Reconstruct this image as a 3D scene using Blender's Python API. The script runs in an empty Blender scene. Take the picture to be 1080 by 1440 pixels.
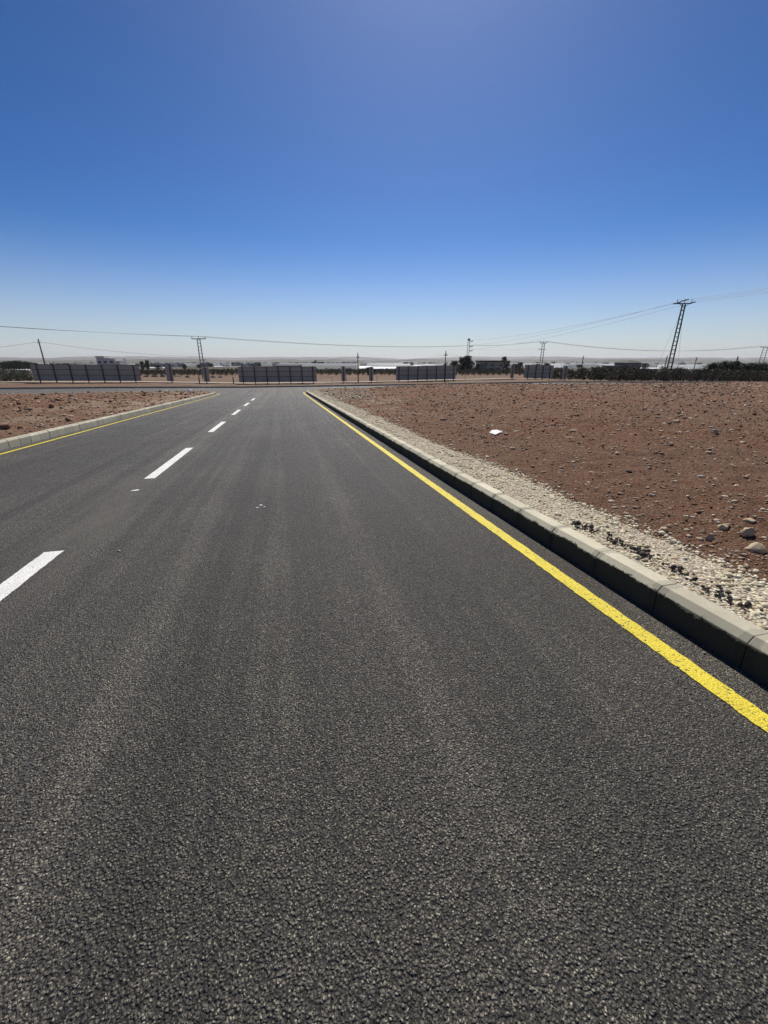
import bpy, math, random
import numpy as np
from mathutils import Vector, Matrix
R = math.radians
random.seed(7)
rng = np.random.default_rng(7)
sc = bpy.context.scene
C = sc.collection

# ------------------------------------------------------------------ camera
# World: +Y runs along the road, +X to its right, +Z up; the photographer
# stands at the origin with the phone 1.5 m above the asphalt.
F_PX, HOR = 575.0, 506.0
PITCH = math.atan((720 - HOR) / F_PX)
HEAD = R(13.39)
CAMZ = 1.5
cd = bpy.data.cameras.new('camera')
cam = bpy.data.objects.new('camera', cd)
C.objects.link(cam)
cd.sensor_fit = 'HORIZONTAL'
cd.sensor_width = 36
cd.lens = 36 * F_PX / 1080
cd.clip_start = 0.05
cd.clip_end = 60000
cam.location = (0, 0, CAMZ)
cam.rotation_euler = (math.pi / 2 - PITCH, 0, -HEAD)
sc.camera = cam

# ------------------------------------------------------------------ sky, sun, exposure
SUN_EL, SUN_AZ = R(50), R(19)
w = bpy.data.worlds.new('World')
sc.world = w
w.use_nodes = True
nt = w.node_tree
bg = nt.nodes['Background']
sky = nt.nodes.new('ShaderNodeTexSky')
sky.sky_type = 'NISHITA'
sky.sun_disc = False
sky.sun_elevation = SUN_EL
sky.sun_rotation = SUN_AZ
sky.altitude = 900
sky.air_density = 0.8
sky.dust_density = 0.9
sky.ozone_density = 4.0
gam = nt.nodes.new('ShaderNodeGamma'); gam.inputs[1].default_value = 1.4
hsv = nt.nodes.new('ShaderNodeHueSaturation'); hsv.inputs['Saturation'].default_value = 1.15; hsv.inputs['Hue'].default_value = 0.5; hsv.inputs['Value'].default_value = 0.82
nt.links.new(sky.outputs[0], gam.inputs[0]); nt.links.new(gam.outputs[0], hsv.inputs['Color'])
# dusty air low over the plain, the same all round the horizon
tcw = nt.nodes.new('ShaderNodeTexCoord'); sep = nt.nodes.new('ShaderNodeSeparateXYZ'); nt.links.new(tcw.outputs['Generated'], sep.inputs[0])
mrw = nt.nodes.new('ShaderNodeMapRange'); nt.links.new(sep.outputs[2], mrw.inputs['Value'])
mrw.inputs['From Min'].default_value = 0.0; mrw.inputs['From Max'].default_value = 0.24; mrw.inputs['To Min'].default_value = 1.0; mrw.inputs['To Max'].default_value = 0.0
pww = nt.nodes.new('ShaderNodeMath'); pww.operation = 'POWER'; nt.links.new(mrw.outputs[0], pww.inputs[0]); pww.inputs[1].default_value = 1.7
mlw = nt.nodes.new('ShaderNodeMath'); mlw.operation = 'MULTIPLY'; nt.links.new(pww.outputs[0], mlw.inputs[0]); mlw.inputs[1].default_value = 0.85
mxw = nt.nodes.new('ShaderNodeMix'); mxw.data_type = 'RGBA'; nt.links.new(mlw.outputs[0], mxw.inputs[0]); nt.links.new(hsv.outputs[0], mxw.inputs[6]); mxw.inputs[7].default_value = (11.6, 12.3, 12.7, 1)
nt.links.new(mxw.outputs[2], bg.inputs[0])
bg.inputs[1].default_value = 0.05
sd = bpy.data.lights.new('sun', 'SUN')
sun = bpy.data.objects.new('sun', sd)
C.objects.link(sun)
sd.energy = 5.0
sd.angle = R(0.53)
sd.color = (1, 0.94, 0.85)
sv = Vector((math.sin(SUN_AZ) * math.cos(SUN_EL), math.cos(SUN_AZ) * math.cos(SUN_EL), math.sin(SUN_EL)))
sun.rotation_euler = sv.to_track_quat('Z', 'Y').to_euler()
sun.location = (10, 30, 60)
sc.view_settings.view_transform = 'Standard'
sc.view_settings.look = 'None'
sc.view_settings.exposure = 0.0
sc.view_settings.gamma = 1.0
sc.cycles.use_denoising = True
sc.cycles.denoising_prefilter = 'NONE'

# ------------------------------------------------------------------ small maths
def sstep(a, b, x):
    t = np.clip((np.asarray(x, float) - a) / (b - a), 0, 1)
    return t * t * (3 - 2 * t)
def _hash(i, j, s):
    i = i.astype(np.int64); j = j.astype(np.int64)
    h = (i * 374761393 + j * 668265263 + s * 1442695041) & 0xffffffff
    h = ((h ^ (h >> 13)) * 1274126177) & 0xffffffff
    h = h ^ (h >> 16)
    return (h & 0xffff) / 65535.0
def vnoise(x, y, s=0):
    x = np.asarray(x, float); y = np.asarray(y, float)
    i = np.floor(x); j = np.floor(y)
    u = x - i; v = y - j
    u = u * u * (3 - 2 * u); v = v * v * (3 - 2 * v)
    a = _hash(i, j, s); b = _hash(i + 1, j, s); c = _hash(i, j + 1, s); d = _hash(i + 1, j + 1, s)
    return (a + (b - a) * u) * (1 - v) + (c + (d - c) * u) * v - 0.5
def fbm(x, y, o=4, s=0):
    t = 0; a = 1.0
    for k in range(o):
        t = t + a * vnoise(x * 2 ** k, y * 2 ** k, s + k); a *= 0.5
    return t

PQ = np.array([-4000, -60, -40, 0, 38, 43, 48, 57, 67, 80, 110, 150, 300, 800, 2500, 6000, 20000], float)
PZ = np.array([2.3, 2.2, 1.5, 0, -1.433, -1.60, -1.74, -1.84, -2.02, -2.3, -2.85, -3.4, -5.0, -8.5, -13.5, -16.5, -17.5], float)
def T(x, y):
    """height of the land's smooth surface"""
    x = np.asarray(x, float); y = np.asarray(y, float)
    r = np.hypot(x, y)
    k = sstep(65, 140, r)
    q = y * (1 - k) + np.where(y > -20, r, y) * k
    z = np.interp(q, PQ, PZ)
    valley = np.interp(x, [-70, -32, -20, -11, -5, 12, 40, 60, 95], [0.7, 0.54, 0.40, 0.17, 0.0, 0.0, 0.3, -0.15, -0.35])
    z = z + valley * sstep(48, 68, y) * (1 - sstep(78, 135, r))
    return z
def T1(x, y): return float(T(x, y))

def ray(px, py):
    f = Vector((math.sin(HEAD) * math.cos(PITCH), math.cos(HEAD) * math.cos(PITCH), -math.sin(PITCH)))
    rt = Vector((math.cos(HEAD), -math.sin(HEAD), 0))
    up = rt.cross(f)
    return (f * F_PX + rt * (px - 540) - up * (py - 720)).normalized()
def at_depth(px, py, D):
    """point seen at a photo pixel, D metres ahead (measured along the level heading)"""
    d = ray(px, py)
    t = D / (d.x * math.sin(HEAD) + d.y * math.cos(HEAD))
    return Vector((0, 0, CAMZ)) + d * t
def at_Y(px, py, Y):
    d = ray(px, py); t = Y / d.y
    return Vector((0, 0, CAMZ)) + d * t
def on_land(px, py, lift=0.0, hf=None):
    hf = hf or T1
    d = ray(px, py); t = 0.5
    while t < 3000:
        p = Vector((0, 0, CAMZ)) + d * t
        if p.z <= hf(p.x, p.y) + lift: break
        t *= 1.004
    return p

# ------------------------------------------------------------------ mesh helpers
def fast_mesh(name, v, f):
    v = np.asarray(v, np.float32); f = np.asarray(f, np.int32)
    n = f.shape[1]
    me = bpy.data.meshes.new(name)
    me.vertices.add(len(v)); me.vertices.foreach_set('co', v.ravel())
    me.loops.add(f.size); me.loops.foreach_set('vertex_index', f.ravel())
    me.polygons.add(len(f)); me.polygons.foreach_set('loop_start', np.arange(0, f.size, n, dtype=np.int32))
    me.update(calc_edges=True); me.validate()
    return me
def grid_mesh(name, X, Y, Z):
    n, m = X.shape
    v = np.stack([X, Y, Z], -1).reshape(-1, 3)
    i = np.arange(n * m).reshape(n, m)
    f = np.stack([i[:-1, :-1], i[:-1, 1:], i[1:, 1:], i[1:, :-1]], -1).reshape(-1, 4)
    return fast_mesh(name, v, f)
def link(name, me, mat, parent=None, smooth=False):
    o = bpy.data.objects.new(name, me)
    C.objects.link(o)
    if mat and not me.materials: me.materials.append(mat)
    if parent: o.parent = parent
    if smooth: me.polygons.foreach_set('use_smooth', np.ones(len(me.polygons), bool))
    return o
class MB:
    def __init__(s): s.v = []; s.f = []
    def add(s, v, f):
        b = len(s.v); s.v += [tuple(p) for p in v]; s.f += [tuple(i + b for i in q) for q in f]; return s
    def box(s, x0, x1, y0, y1, z0, z1):
        return s.add([(x0, y0, z0), (x1, y0, z0), (x1, y1, z0), (x0, y1, z0), (x0, y0, z1), (x1, y0, z1), (x1, y1, z1), (x0, y1, z1)],
                     [(3, 2, 1, 0), (4, 5, 6, 7), (0, 1, 5, 4), (1, 2, 6, 5), (2, 3, 7, 6), (3, 0, 4, 7)])
    def tube(s, pts, rad, n=6):
        pts = [Vector(p) for p in pts]
        rads = rad if isinstance(rad, (list, tuple)) else [rad] * len(pts)
        v = []
        for i, p in enumerate(pts):
            t = (pts[min(i + 1, len(pts) - 1)] - pts[max(i - 1, 0)]).normalized()
            a = t.cross(Vector((0, 0, 1)) if abs(t.z) < 0.9 else Vector((1, 0, 0))).normalized(); b = t.cross(a)
            v += [p + (a * math.cos(6.28318 * k / n) + b * math.sin(6.28318 * k / n)) * rads[i] for k in range(n)]
        f = [(i * n + k, i * n + (k + 1) % n, (i + 1) * n + (k + 1) % n, (i + 1) * n + k) for i in range(len(pts) - 1) for k in range(n)]
        f += [tuple(range(n))[::-1], tuple((len(pts) - 1) * n + k for k in range(n))]
        return s.add(v, f)
    def bar(s, p, q, wx, wy):
        p = Vector(p); q = Vector(q); t = (q - p).normalized()
        a = t.cross(Vector((0, 1, 0)) if abs(t.y) < 0.9 else Vector((0, 0, 1))).normalized(); b = t.cross(a)
        v = [c + a * i * wx / 2 + b * j * wy / 2 for c in (p, q) for i, j in ((-1, -1), (1, -1), (1, 1), (-1, 1))]
        return s.add(v, [(3, 2, 1, 0), (4, 5, 6, 7), (0, 1, 5, 4), (1, 2, 6, 5), (2, 3, 7, 6), (3, 0, 4, 7)])
    def mesh(s, name):
        me = bpy.data.meshes.new(name); me.from_pydata(s.v, [], s.f); me.update()
        return me
    def build(s, name, mat, parent=None, smooth=False):
        return link(name, s.mesh(name), mat, parent, smooth)
def tag(o, label=None, cat=None, group=None, kind=None):
    if label: o['label'] = label
    if cat: o['category'] = cat
    if group: o['group'] = group
    if kind: o['kind'] = kind
    return o
def empty(name, loc, rz=0.0):
    o = bpy.data.objects.new(name, None); C.objects.link(o)
    o.location = loc; o.rotation_euler = (0, 0, rz); o.empty_display_size = 0.3
    return o
def copy_tree(o, parent=None):
    c = o.copy(); C.objects.link(c); c.parent = parent
    for ch in list(o.children): copy_tree(ch, c)
    return c

# ------------------------------------------------------------------ materials
class NT:
    def __init__(s, name):
        s.m = bpy.data.materials.new(name); s.m.use_nodes = True
        s.t = s.m.node_tree; s.b = s.t.nodes['Principled BSDF']
        g = s.n('ShaderNodeNewGeometry'); s.pos = g.outputs['Position']; s.isl = g.outputs['Random Per Island']
    def n(s, k, **kw):
        d = s.t.nodes.new(k)
        for a, b in kw.items():
            if a in d.inputs: s.set(d.inputs[a], b)
            else: setattr(d, a, b)
        return d
    def set(s, inp, v):
        if hasattr(v, 'is_output'): s.t.links.new(v, inp)
        else: inp.default_value = v
    def mapping(s, scale, vec=None, loc=(0, 0, 0)):
        d = s.n('ShaderNodeMapping'); s.set(d.inputs['Vector'], vec or s.pos); d.inputs['Scale'].default_value = scale; d.inputs['Location'].default_value = loc
        return d.outputs[0]
    def noise(s, scale, detail=4, rough=0.55, vec=None, dist=0.0):
        d = s.n('ShaderNodeTexNoise'); s.set(d.inputs['Vector'], vec or s.pos)
        d.inputs['Scale'].default_value = scale; d.inputs['Detail'].default_value = detail; d.inputs['Roughness'].default_value = rough; d.inputs['Distortion'].default_value = dist
        return d.outputs['Fac']
    def voro(s, scale, vec=None, feature='F1', rnd=1.0):
        d = s.n('ShaderNodeTexVoronoi', feature=feature); s.set(d.inputs['Vector'], vec or s.pos)
        d.inputs['Scale'].default_value = scale; d.inputs['Randomness'].default_value = rnd
        return d
    def math(s, op, a, b=0.0, c=None, clamp=False):
        d = s.n('ShaderNodeMath', operation=op); d.use_clamp = clamp
        s.set(d.inputs[0], a); s.set(d.inputs[1], b)
        if c is not None: s.set(d.inputs[2], c)
        return d.outputs[0]
    def ramp(s, fac, stops, interp='LINEAR'):
        d = s.n('ShaderNodeValToRGB'); cr = d.color_ramp; cr.interpolation = interp
        while len(cr.elements) < len(stops): cr.elements.new(0.5)
        for e, (p, c) in zip(cr.elements, stops):
            e.position = p; e.color = (c, c, c, 1) if isinstance(c, (int, float)) else (*c, 1)
        s.set(d.inputs[0], fac)
        return d.outputs[0]
    def mix(s, fac, a, b, blend='MIX'):
        d = s.n('ShaderNodeMix', data_type='RGBA', blend_type=blend)
        s.set(d.inputs[0], fac)
        for i, v in ((6, a), (7, b)):
            if isinstance(v, (tuple, list)) and len(v) == 3: v = (*v, 1)
            if isinstance(v, (int, float)): v = (v, v, v, 1)
            s.set(d.inputs[i], v)
        return d.outputs[2]
    def bump(s, h, strength=0.5, dist=0.01, normal=None):
        d = s.n('ShaderNodeBump'); s.set(d.inputs['Height'], h)
        d.inputs['Strength'].default_value = strength; d.inputs['Distance'].default_value = dist
        if normal: s.set(d.inputs['Normal'], normal)
        return d.outputs[0]
    def out(s, col, rough=0.8, normal=None, spec=0.5, metal=0.0):
        if isinstance(col, (tuple, list)): col = (*col, 1)
        s.set(s.b.inputs['Base Color'], col); s.set(s.b.inputs['Roughness'], rough)
        s.set(s.b.inputs['Specular IOR Level'], spec); s.set(s.b.inputs['Metallic'], metal)
        if normal: s.set(s.b.inputs['Normal'], normal)
        return s.m
    def xyz(s):
        d = s.n('ShaderNodeSeparateXYZ'); s.set(d.inputs[0], s.pos); return d.outputs

def mat_asphalt():
    m = NT('asphalt')
    x, y, z = m.xyz()
    wob = m.n('ShaderNodeTexNoise'); wob.inputs['Scale'].default_value = 60; wob.inputs['Detail'].default_value = 2
    m.set(wob.inputs['Vector'], m.pos)
    off = m.n('ShaderNodeVectorMath', operation='MULTIPLY_ADD')
    m.set(off.inputs[0], wob.outputs['Color']); off.inputs[1].default_value = (0.008, 0.008, 0.0); m.set(off.inputs[2], m.pos)
    flat = m.mapping((1, 1, 0), off.outputs[0])
    v1 = m.voro(122, flat); v2 = m.voro(260, flat)
    dist1, colr1 = v1.outputs['Distance'], v1.outputs['Color']
    h1 = m.math('SUBTRACT', 1.0, m.math('MULTIPLY', dist1, 1.25), clamp=True)
    h2 = m.math('SUBTRACT', 1.0, v2.outputs['Distance'], clamp=True)
    cs = m.n('ShaderNodeSeparateColor'); m.set(cs.inputs[0], colr1)
    cs2 = m.n('ShaderNodeSeparateColor'); m.set(cs2.inputs[0], v2.outputs['Color'])
    # every chip sits a little higher or lower than the next
    h = m.math('MULTIPLY_ADD', cs.outputs[0], 0.75, h1)
    loc = m.n('ShaderNodeVectorMath', operation='SUBTRACT'); m.set(loc.inputs[0], flat); m.set(loc.inputs[1], v1.outputs['Position'])
    rnd = m.n('ShaderNodeVectorMath', operation='SUBTRACT'); m.set(rnd.inputs[0], colr1); rnd.inputs[1].default_value = (0.5, 0.5, 0.5)
    dt = m.n('ShaderNodeVectorMath', operation='DOT_PRODUCT'); m.set(dt.inputs[0], loc.outputs[0]); m.set(dt.inputs[1], rnd.outputs[0])
    h = m.math('MULTIPLY_ADD', dt.outputs['Value'], 165.0, h)      # each chip lies tilted its own way
    h = m.math('MULTIPLY_ADD', h2, 0.28, h)
    h = m.math('MULTIPLY_ADD', m.noise(26, 3), 0.3, h)
    base = m.ramp(cs.outputs[1], [(0, (0.042, 0.039, 0.034)), (0.5, (0.073, 0.069, 0.059)), (0.85, (0.106, 0.100, 0.085)), (1, (0.165, 0.154, 0.13))])
    fine = m.ramp(cs2.outputs[1], [(0, 0.45), (0.6, 1.0), (1, 2.0)])
    col = m.mix(1.0, base, fine, 'MULTIPLY')
    # bare chips of pale stone where the bitumen film has worn off
    chip = m.ramp(cs.outputs[2], [(0.90, 0), (0.93, 1)])
    chip2 = m.ramp(cs2.outputs[2], [(0.945, 0), (0.965, 1)])
    col = m.mix(m.math('MULTIPLY', chip, 0.45), col, (0.24, 0.225, 0.18))
    col = m.mix(m.math('MULTIPLY', chip2, 0.75), col, (0.46, 0.43, 0.35))
    # bitumen between chips, painted darker to stand in for shadow in the crevices
    pit = m.ramp(dist1, [(0.42, 0), (0.72, 1)])
    col = m.mix(m.math('MULTIPLY', pit, 0.8), col, (0.009, 0.0085, 0.008))
    # paver streaks along the road, broad tone patches
    st = m.noise(1.0, 4, 0.6, m.mapping((2.6, 0.035, 0)))
    st2 = m.noise(1.0, 3, 0.6, m.mapping((9.0, 0.12, 0)))
    pat = m.noise(0.55, 4, 0.6)
    tone = m.math('MULTIPLY_ADD', st, 0.9, m.math('MULTIPLY_ADD', pat, 0.5, m.math('MULTIPLY', st2, 0.35)))
    tone = m.ramp(tone, [(0.55, 0.74), (0.88, 1.0), (1.2, 1.42)])
    col = m.mix(1.0, col, tone, 'MULTIPLY')
    wob2 = m.math('MULTIPLY', m.math('SUBTRACT', m.noise(0.6, 3, 0.6), 0.5), 0.5)
    for xc, wd_, amt in ((-0.52, 0.34, 0.80), (1.1, 0.4, 0.9), (-3.3, 0.4, 0.88), (-5.0, 0.4, 0.9), (-1.25, 0.3, 1.12), (0.35, 0.3, 1.08)):      # wheel tracks and paver passes
        dd = m.math('ABSOLUTE', m.math('ADD', m.math('SUBTRACT', x, xc), wob2))
        col = m.mix(1.0, col, m.ramp(m.math('DIVIDE', dd, wd_ * 2), [(0.05, amt), (0.5, 1.0)]), 'MULTIPLY')
    # pale dust left beside the centre line and in the gutters
    cl = m.math('ABSOLUTE', m.math('ADD', x, 2.16))
    cl = m.math('MULTIPLY_ADD', m.noise(1.0, 3, 0.6, m.mapping((1.5, 0.25, 0))), 0.5, m.math('SUBTRACT', cl, 0.25))
    dust = m.ramp(cl, [(0.08, 1), (0.42, 0)])
    ylim = m.ramp(m.math('DIVIDE', y, 50), [(0.03, 0), (0.1, 1), (0.85, 1), (0.95, 0)])
    dust = m.math('MULTIPLY', m.math('MULTIPLY', dust, ylim), m.ramp(m.noise(2.2, 5, 0.7, m.mapping((1, 0.3, 0))), [(0.35, 0.15), (0.65, 1)]))
    col = m.mix(m.math('MULTIPLY', dust, 0.6), col, (0.19, 0.175, 0.15))
    speck = m.ramp(m.noise(3.0, 6, 0.75), [(0.62, 0), (0.8, 1)])
    col = m.mix(m.math('MULTIPLY', speck, 0.22), col, (0.16, 0.14, 0.115))
    warm = m.noise(0.35, 2)
    col = m.mix(1.0, col, m.ramp(warm, [(0.3, (1.03, 1.02, 0.95)), (0.7, (1.12, 1.0, 0.96))]), 'MULTIPLY')
    nb = m.bump(h, 1.0, 0.0075)
    rough = m.ramp(cs2.outputs[0], [(0, 0.5), (1, 0.85)])
    return m.out(col, rough, nb, 0.42)

def mat_paint(name, colour, wear, dark):
    m = NT(name)
    v = m.voro(88, m.mapping((1, 1, 0))); v2 = m.voro(300, m.mapping((1, 1, 0)))
    n = m.noise(55, 4, 0.7); big = m.noise(2.5, 4, 0.6)
    pit = m.math('MULTIPLY_ADD', big, 0.25, m.math('ADD', m.math('MULTIPLY', v.outputs['Distance'], 0.55), m.math('MULTIPLY', n, 0.6)))
    f = m.ramp(pit, [(wear, 0), (wear + 0.05, 1)])
    tint = m.mix(m.ramp(m.noise(6, 5, 0.7), [(0.3, 0), (0.75, 1)]), colour, tuple(c * 0.78 for c in colour))
    col = m.mix(f, tint, dark)
    h = m.math('SUBTRACT', m.math('MULTIPLY', m.noise(120, 3), 0.5), m.math('MULTIPLY', v.outputs['Distance'], 0.9))
    return m.out(col, 0.62, m.bump(h, 0.8, 0.006), 0.4)

def mat_concrete(name, colour, bitumen=False):
    m = NT(name)
    n1 = m.noise(1.7, 6, 0.65); n2 = m.noise(38, 4, 0.7); n3 = m.noise(300, 2)
    col = m.mix(m.ramp(n1, [(0.3, 0), (0.7, 1)]), tuple(c * 0.8 for c in colour), tuple(min(1, c * 1.12) for c in colour))
    col = m.mix(m.ramp(n2, [(0.35, 0.0), (0.75, 0.35)]), col, tuple(c * 0.62 for c in colour))
    oi = m.n('ShaderNodeObjectInfo').outputs['Random']
    col = m.mix(1.0, col, m.ramp(oi, [(0, 0.86), (1, 1.1)]), 'MULTIPLY')
    spots = m.voro(150)
    col = m.mix(m.ramp(spots.outputs['Distance'], [(0.08, 0.6), (0.16, 0)]), col, tuple(c * 0.35 for c in colour))
    if bitumen:
        tc = m.n('ShaderNodeTexCoord'); sx = m.n('ShaderNodeSeparateXYZ'); m.set(sx.inputs[0], tc.outputs['Object'])
        e = m.math('MULTIPLY_ADD', m.noise(5, 5, 0.7), 0.11, m.math('MULTIPLY', m.noise(40, 3, 0.7), 0.035))
        e = m.math('SUBTRACT', m.math('SUBTRACT', sx.outputs[2], e), -0.0)
        # grey mortar smeared over the block ends
        ed = m.math('SUBTRACT', 0.2775, m.math('ABSOLUTE', sx.outputs[1]))
        ed = m.math('SUBTRACT', ed, m.math('MULTIPLY', m.noise(14, 4, 0.7), 0.09))
        mm = m.ramp(ed, [(-0.045, 1), (-0.018, 0)])
        col = m.mix(m.math('MULTIPLY', mm, 0.4), col, (0.2, 0.195, 0.165))
        tar = m.ramp(e, [(0.074, 1), (0.086, 0)])
        face = m.math('LESS_THAN', sx.outputs[0], 0.012)
        col = m.mix(m.math('MULTIPLY', tar, m.math('MULTIPLY', face, 0.94)), col, (0.018, 0.016, 0.015))
    h = m.math('MULTIPLY_ADD', n2, 0.8, m.math('MULTIPLY', n3, 0.5))
    return m.out(col, 0.88, m.bump(h, 0.35, 0.004), 0.3)

def mat_soil():
    m = NT('red_soil')
    n1 = m.noise(0.16, 5, 0.6); n2 = m.noise(2.2, 6, 0.7); n3 = m.noise(28, 5, 0.75); n4 = m.noise(9, 4, 0.7)
    col = m.mix(m.ramp(n1, [(0.3, 0), (0.7, 1)]), (0.235, 0.114, 0.064), (0.24, 0.148, 0.094))
    col = m.mix(m.ramp(n2, [(0.35, 0), (0.72, 0.7)]), col, (0.135, 0.072, 0.045))
    col = m.mix(m.ramp(n4, [(0.55, 0), (0.8, 0.5)]), col, (0.27, 0.175, 0.115))
    v = m.voro(34); cs = m.n('ShaderNodeSeparateColor'); m.set(cs.inputs[0], v.outputs['Color'])
    st = m.math('MULTIPLY', m.math('GREATER_THAN', cs.outputs[0], 0.86), m.math('LESS_THAN', v.outputs['Distance'], 0.42))
    col = m.mix(m.math('MULTIPLY', st, 0.8), col, (0.36, 0.29, 0.21))
    # pale trampled dust beside the gravel and on the corner
    x, y, z = m.xyz()
    pale = m.ramp(m.noise(0.5, 5, 0.65), [(0.45, 0), (0.62, 1)])
    edge = m.ramp(m.math('SUBTRACT', x, m.math('MULTIPLY', y, 0.06)), [(0.0, 1), (4.5, 1), (6.5, 0)])
    er = m.n('ShaderNodeMapRange'); m.set(er.inputs['Value'], m.math('SUBTRACT', m.math('ABSOLUTE', m.math('ADD', x, 2.0)), m.math('MULTIPLY', y, 0.09)))
    er.inputs['From Min'].default_value = 5.2; er.inputs['From Max'].default_value = 7.5; er.inputs['To Min'].default_value = 1; er.inputs['To Max'].default_value = 0
    yr = m.n('ShaderNodeMapRange'); m.set(yr.inputs['Value'], y); yr.inputs['From Min'].default_value = 8; yr.inputs['From Max'].default_value = 24
    col = m.mix(m.math('MULTIPLY', m.math('MULTIPLY', pale, er.outputs[0]), m.math('MULTIPLY', yr.outputs[0], 0.75)), col, (0.44, 0.35, 0.26))
    h = m.math('MULTIPLY_ADD', n3, 1.0, m.math('MULTIPLY', n4, 1.3))
    return m.out(col, 0.95, m.bump(h, 1.0, 0.06), 0.15)

def mat_island(name, stops, rough=0.92, bumpd=0.006, fine=70, dirt=0.35):
    """loose pieces: each piece takes its own colour"""
    m = NT(name)
    col = m.ramp(m.isl, stops)
    n = m.noise(fine, 4, 0.7)
    col = m.mix(m.ramp(n, [(0.3, dirt), (0.7, 0)]), col, (0.10, 0.065, 0.045))
    return m.out(col, rough, m.bump(n, 0.6, bumpd), 0.2)

def mat_plain():
    m = NT('far_ground')
    x, y, z = m.xyz()
    dist = m.math('SQRT', m.math('ADD', m.math('MULTIPLY', x, x), m.math('MULTIPLY', y, y)))
    warp = m.n('ShaderNodeVectorMath', operation='MULTIPLY_ADD')
    wn = m.n('ShaderNodeTexNoise'); wn.inputs['Scale'].default_value = 0.01; m.set(wn.inputs['Vector'], m.pos)
    m.set(warp.inputs[0], wn.outputs['Color']); warp.inputs[1].default_value = (60, 60, 0); m.set(warp.inputs[2], m.pos)
    v = m.voro(0.0042, m.mapping((0.45, 1.6, 0), warp.outputs[0]))
    cs = m.n('ShaderNodeSeparateColor'); m.set(cs.inputs[0], v.outputs['Color'])
    plots = m.ramp(cs.outputs[0], [(0, (0.15, 0.12, 0.09)), (0.25, (0.095, 0.09, 0.062)), (0.45, (0.19, 0.155, 0.12)), (0.62, (0.07, 0.074, 0.052)), (0.8, (0.16, 0.138, 0.11)), (0.93, (0.36, 0.345, 0.31))], 'CONSTANT')
    veg = m.ramp(m.noise(0.02, 6, 0.7), [(0.44, 0), (0.56, 1)])
    plots = m.mix(m.math('MULTIPLY', veg, 0.85), plots, (0.055, 0.062, 0.042))
    near = m.mix(m.ramp(m.noise(0.12, 6, 0.65), [(0.3, 0), (0.7, 1)]), (0.135, 0.080, 0.055), (0.20, 0.145, 0.10))
    near = m.mix(m.ramp(m.noise(1.5, 6, 0.75), [(0.5, 0), (0.75, 0.6)]), near, (0.32, 0.25, 0.18))
    mr = m.n('ShaderNodeMapRange'); m.set(mr.inputs['Value'], dist); mr.inputs['From Min'].default_value = 160; mr.inputs['From Max'].default_value = 420
    col = m.mix(mr.outputs[0], near, plots)
    return m.out(col, 0.95, m.bump(m.noise(6, 5, 0.7), 0.6, 0.06), 0.1)

def mat_simple(name, colour, rough=0.6, metal=0.0, spec=0.4, var=0.25, scale=6.0, bump=0.0):
    m = NT(name)
    n = m.noise(scale, 4, 0.65)
    col = m.mix(m.ramp(n, [(0.3, 0), (0.7, 1)]), tuple(c * (1 - var) for c in colour), tuple(min(1, c * (1 + var)) for c in colour))
    return m.out(col, rough, m.bump(n, bump, 0.01) if bump else None, spec, metal)

def mat_leaf(name, stops):
    m = NT(name)
    col = m.ramp(m.isl, stops)
    return m.out(col, 0.7, None, 0.25)

M = {}
M['asphalt'] = mat_asphalt()
M['yellow'] = mat_paint('yellow_road_paint', (0.76, 0.62, 0.035), 0.86, (0.05, 0.045, 0.03))
M['white'] = mat_paint('white_road_paint', (0.80, 0.79, 0.76), 0.92, (0.09, 0.085, 0.08))
M['kerb_tar'] = mat_concrete('kerb_concrete_tarred', (0.60, 0.56, 0.42), True)
M['kerb'] = mat_concrete('kerb_concrete', (0.50, 0.47, 0.37))
M['soil'] = mat_soil()
M['clod'] = mat_island('soil_clods', [(0, (0.14, 0.070, 0.042)), (0.5, (0.23, 0.124, 0.074)), (1, (0.31, 0.205, 0.135))])
M['stone'] = mat_island('field_limestone', [(0, (0.30, 0.215, 0.15)), (0.5, (0.46, 0.365, 0.265)), (1, (0.68, 0.60, 0.48))])
M['gravel'] = mat_island('gravel_limestone', [(0, (0.42, 0.34, 0.22)), (0.3, (0.64, 0.565, 0.40)), (0.8, (0.74, 0.68, 0.50)), (1, (0.82, 0.78, 0.64))], dirt=0.12)
M['tarlump'] = mat_island('asphalt_crumbs', [(0, (0.035, 0.034, 0.033)), (0.7, (0.075, 0.07, 0.064)), (1, (0.15, 0.135, 0.115))])
M['plain'] = mat_plain()
M['pale_path'] = mat_simple('pale_gravel_path', (0.42, 0.38, 0.33), 0.95, var=0.2, scale=2.5)
M['post'] = mat_simple('dark_steel', (0.05, 0.05, 0.055), 0.55, 0.0, 0.4)
M['sheet'] = mat_simple('grey_sheet', (0.44, 0.41, 0.35), 0.6, 0.0, 0.4, 0.10, 1.2)
M['galv'] = mat_simple('galvanised_steel', (0.16, 0.165, 0.17), 0.5, 0.3, 0.5, 0.2, 3)
M['darkgalv'] = mat_simple('weathered_steel', (0.055, 0.06, 0.066), 0.55, 0.2, 0.4, 0.2, 3)
M['wood'] = mat_simple('weathered_wood', (0.10, 0.085, 0.07), 0.85, var=0.3, scale=10)
M['wire'] = mat_simple('aluminium_wire', (0.13, 0.13, 0.135), 0.6, 0.2)
M['insul'] = mat_simple('insulator', (0.05, 0.05, 0.055), 0.35)
M['wall_white'] = mat_simple('white_render', (0.66, 0.64, 0.60), 0.9, var=0.08, scale=0.5)
M['wall_tan'] = mat_simple('tan_stone_wall', (0.40, 0.36, 0.30), 0.9, var=0.15, scale=0.5)
M['wall_grey'] = mat_simple('grey_block_wall', (0.20, 0.195, 0.19), 0.9, var=0.15, scale=0.5)
M['roof'] = mat_simple('dark_roof', (0.075, 0.072, 0.07), 0.85)
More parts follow.
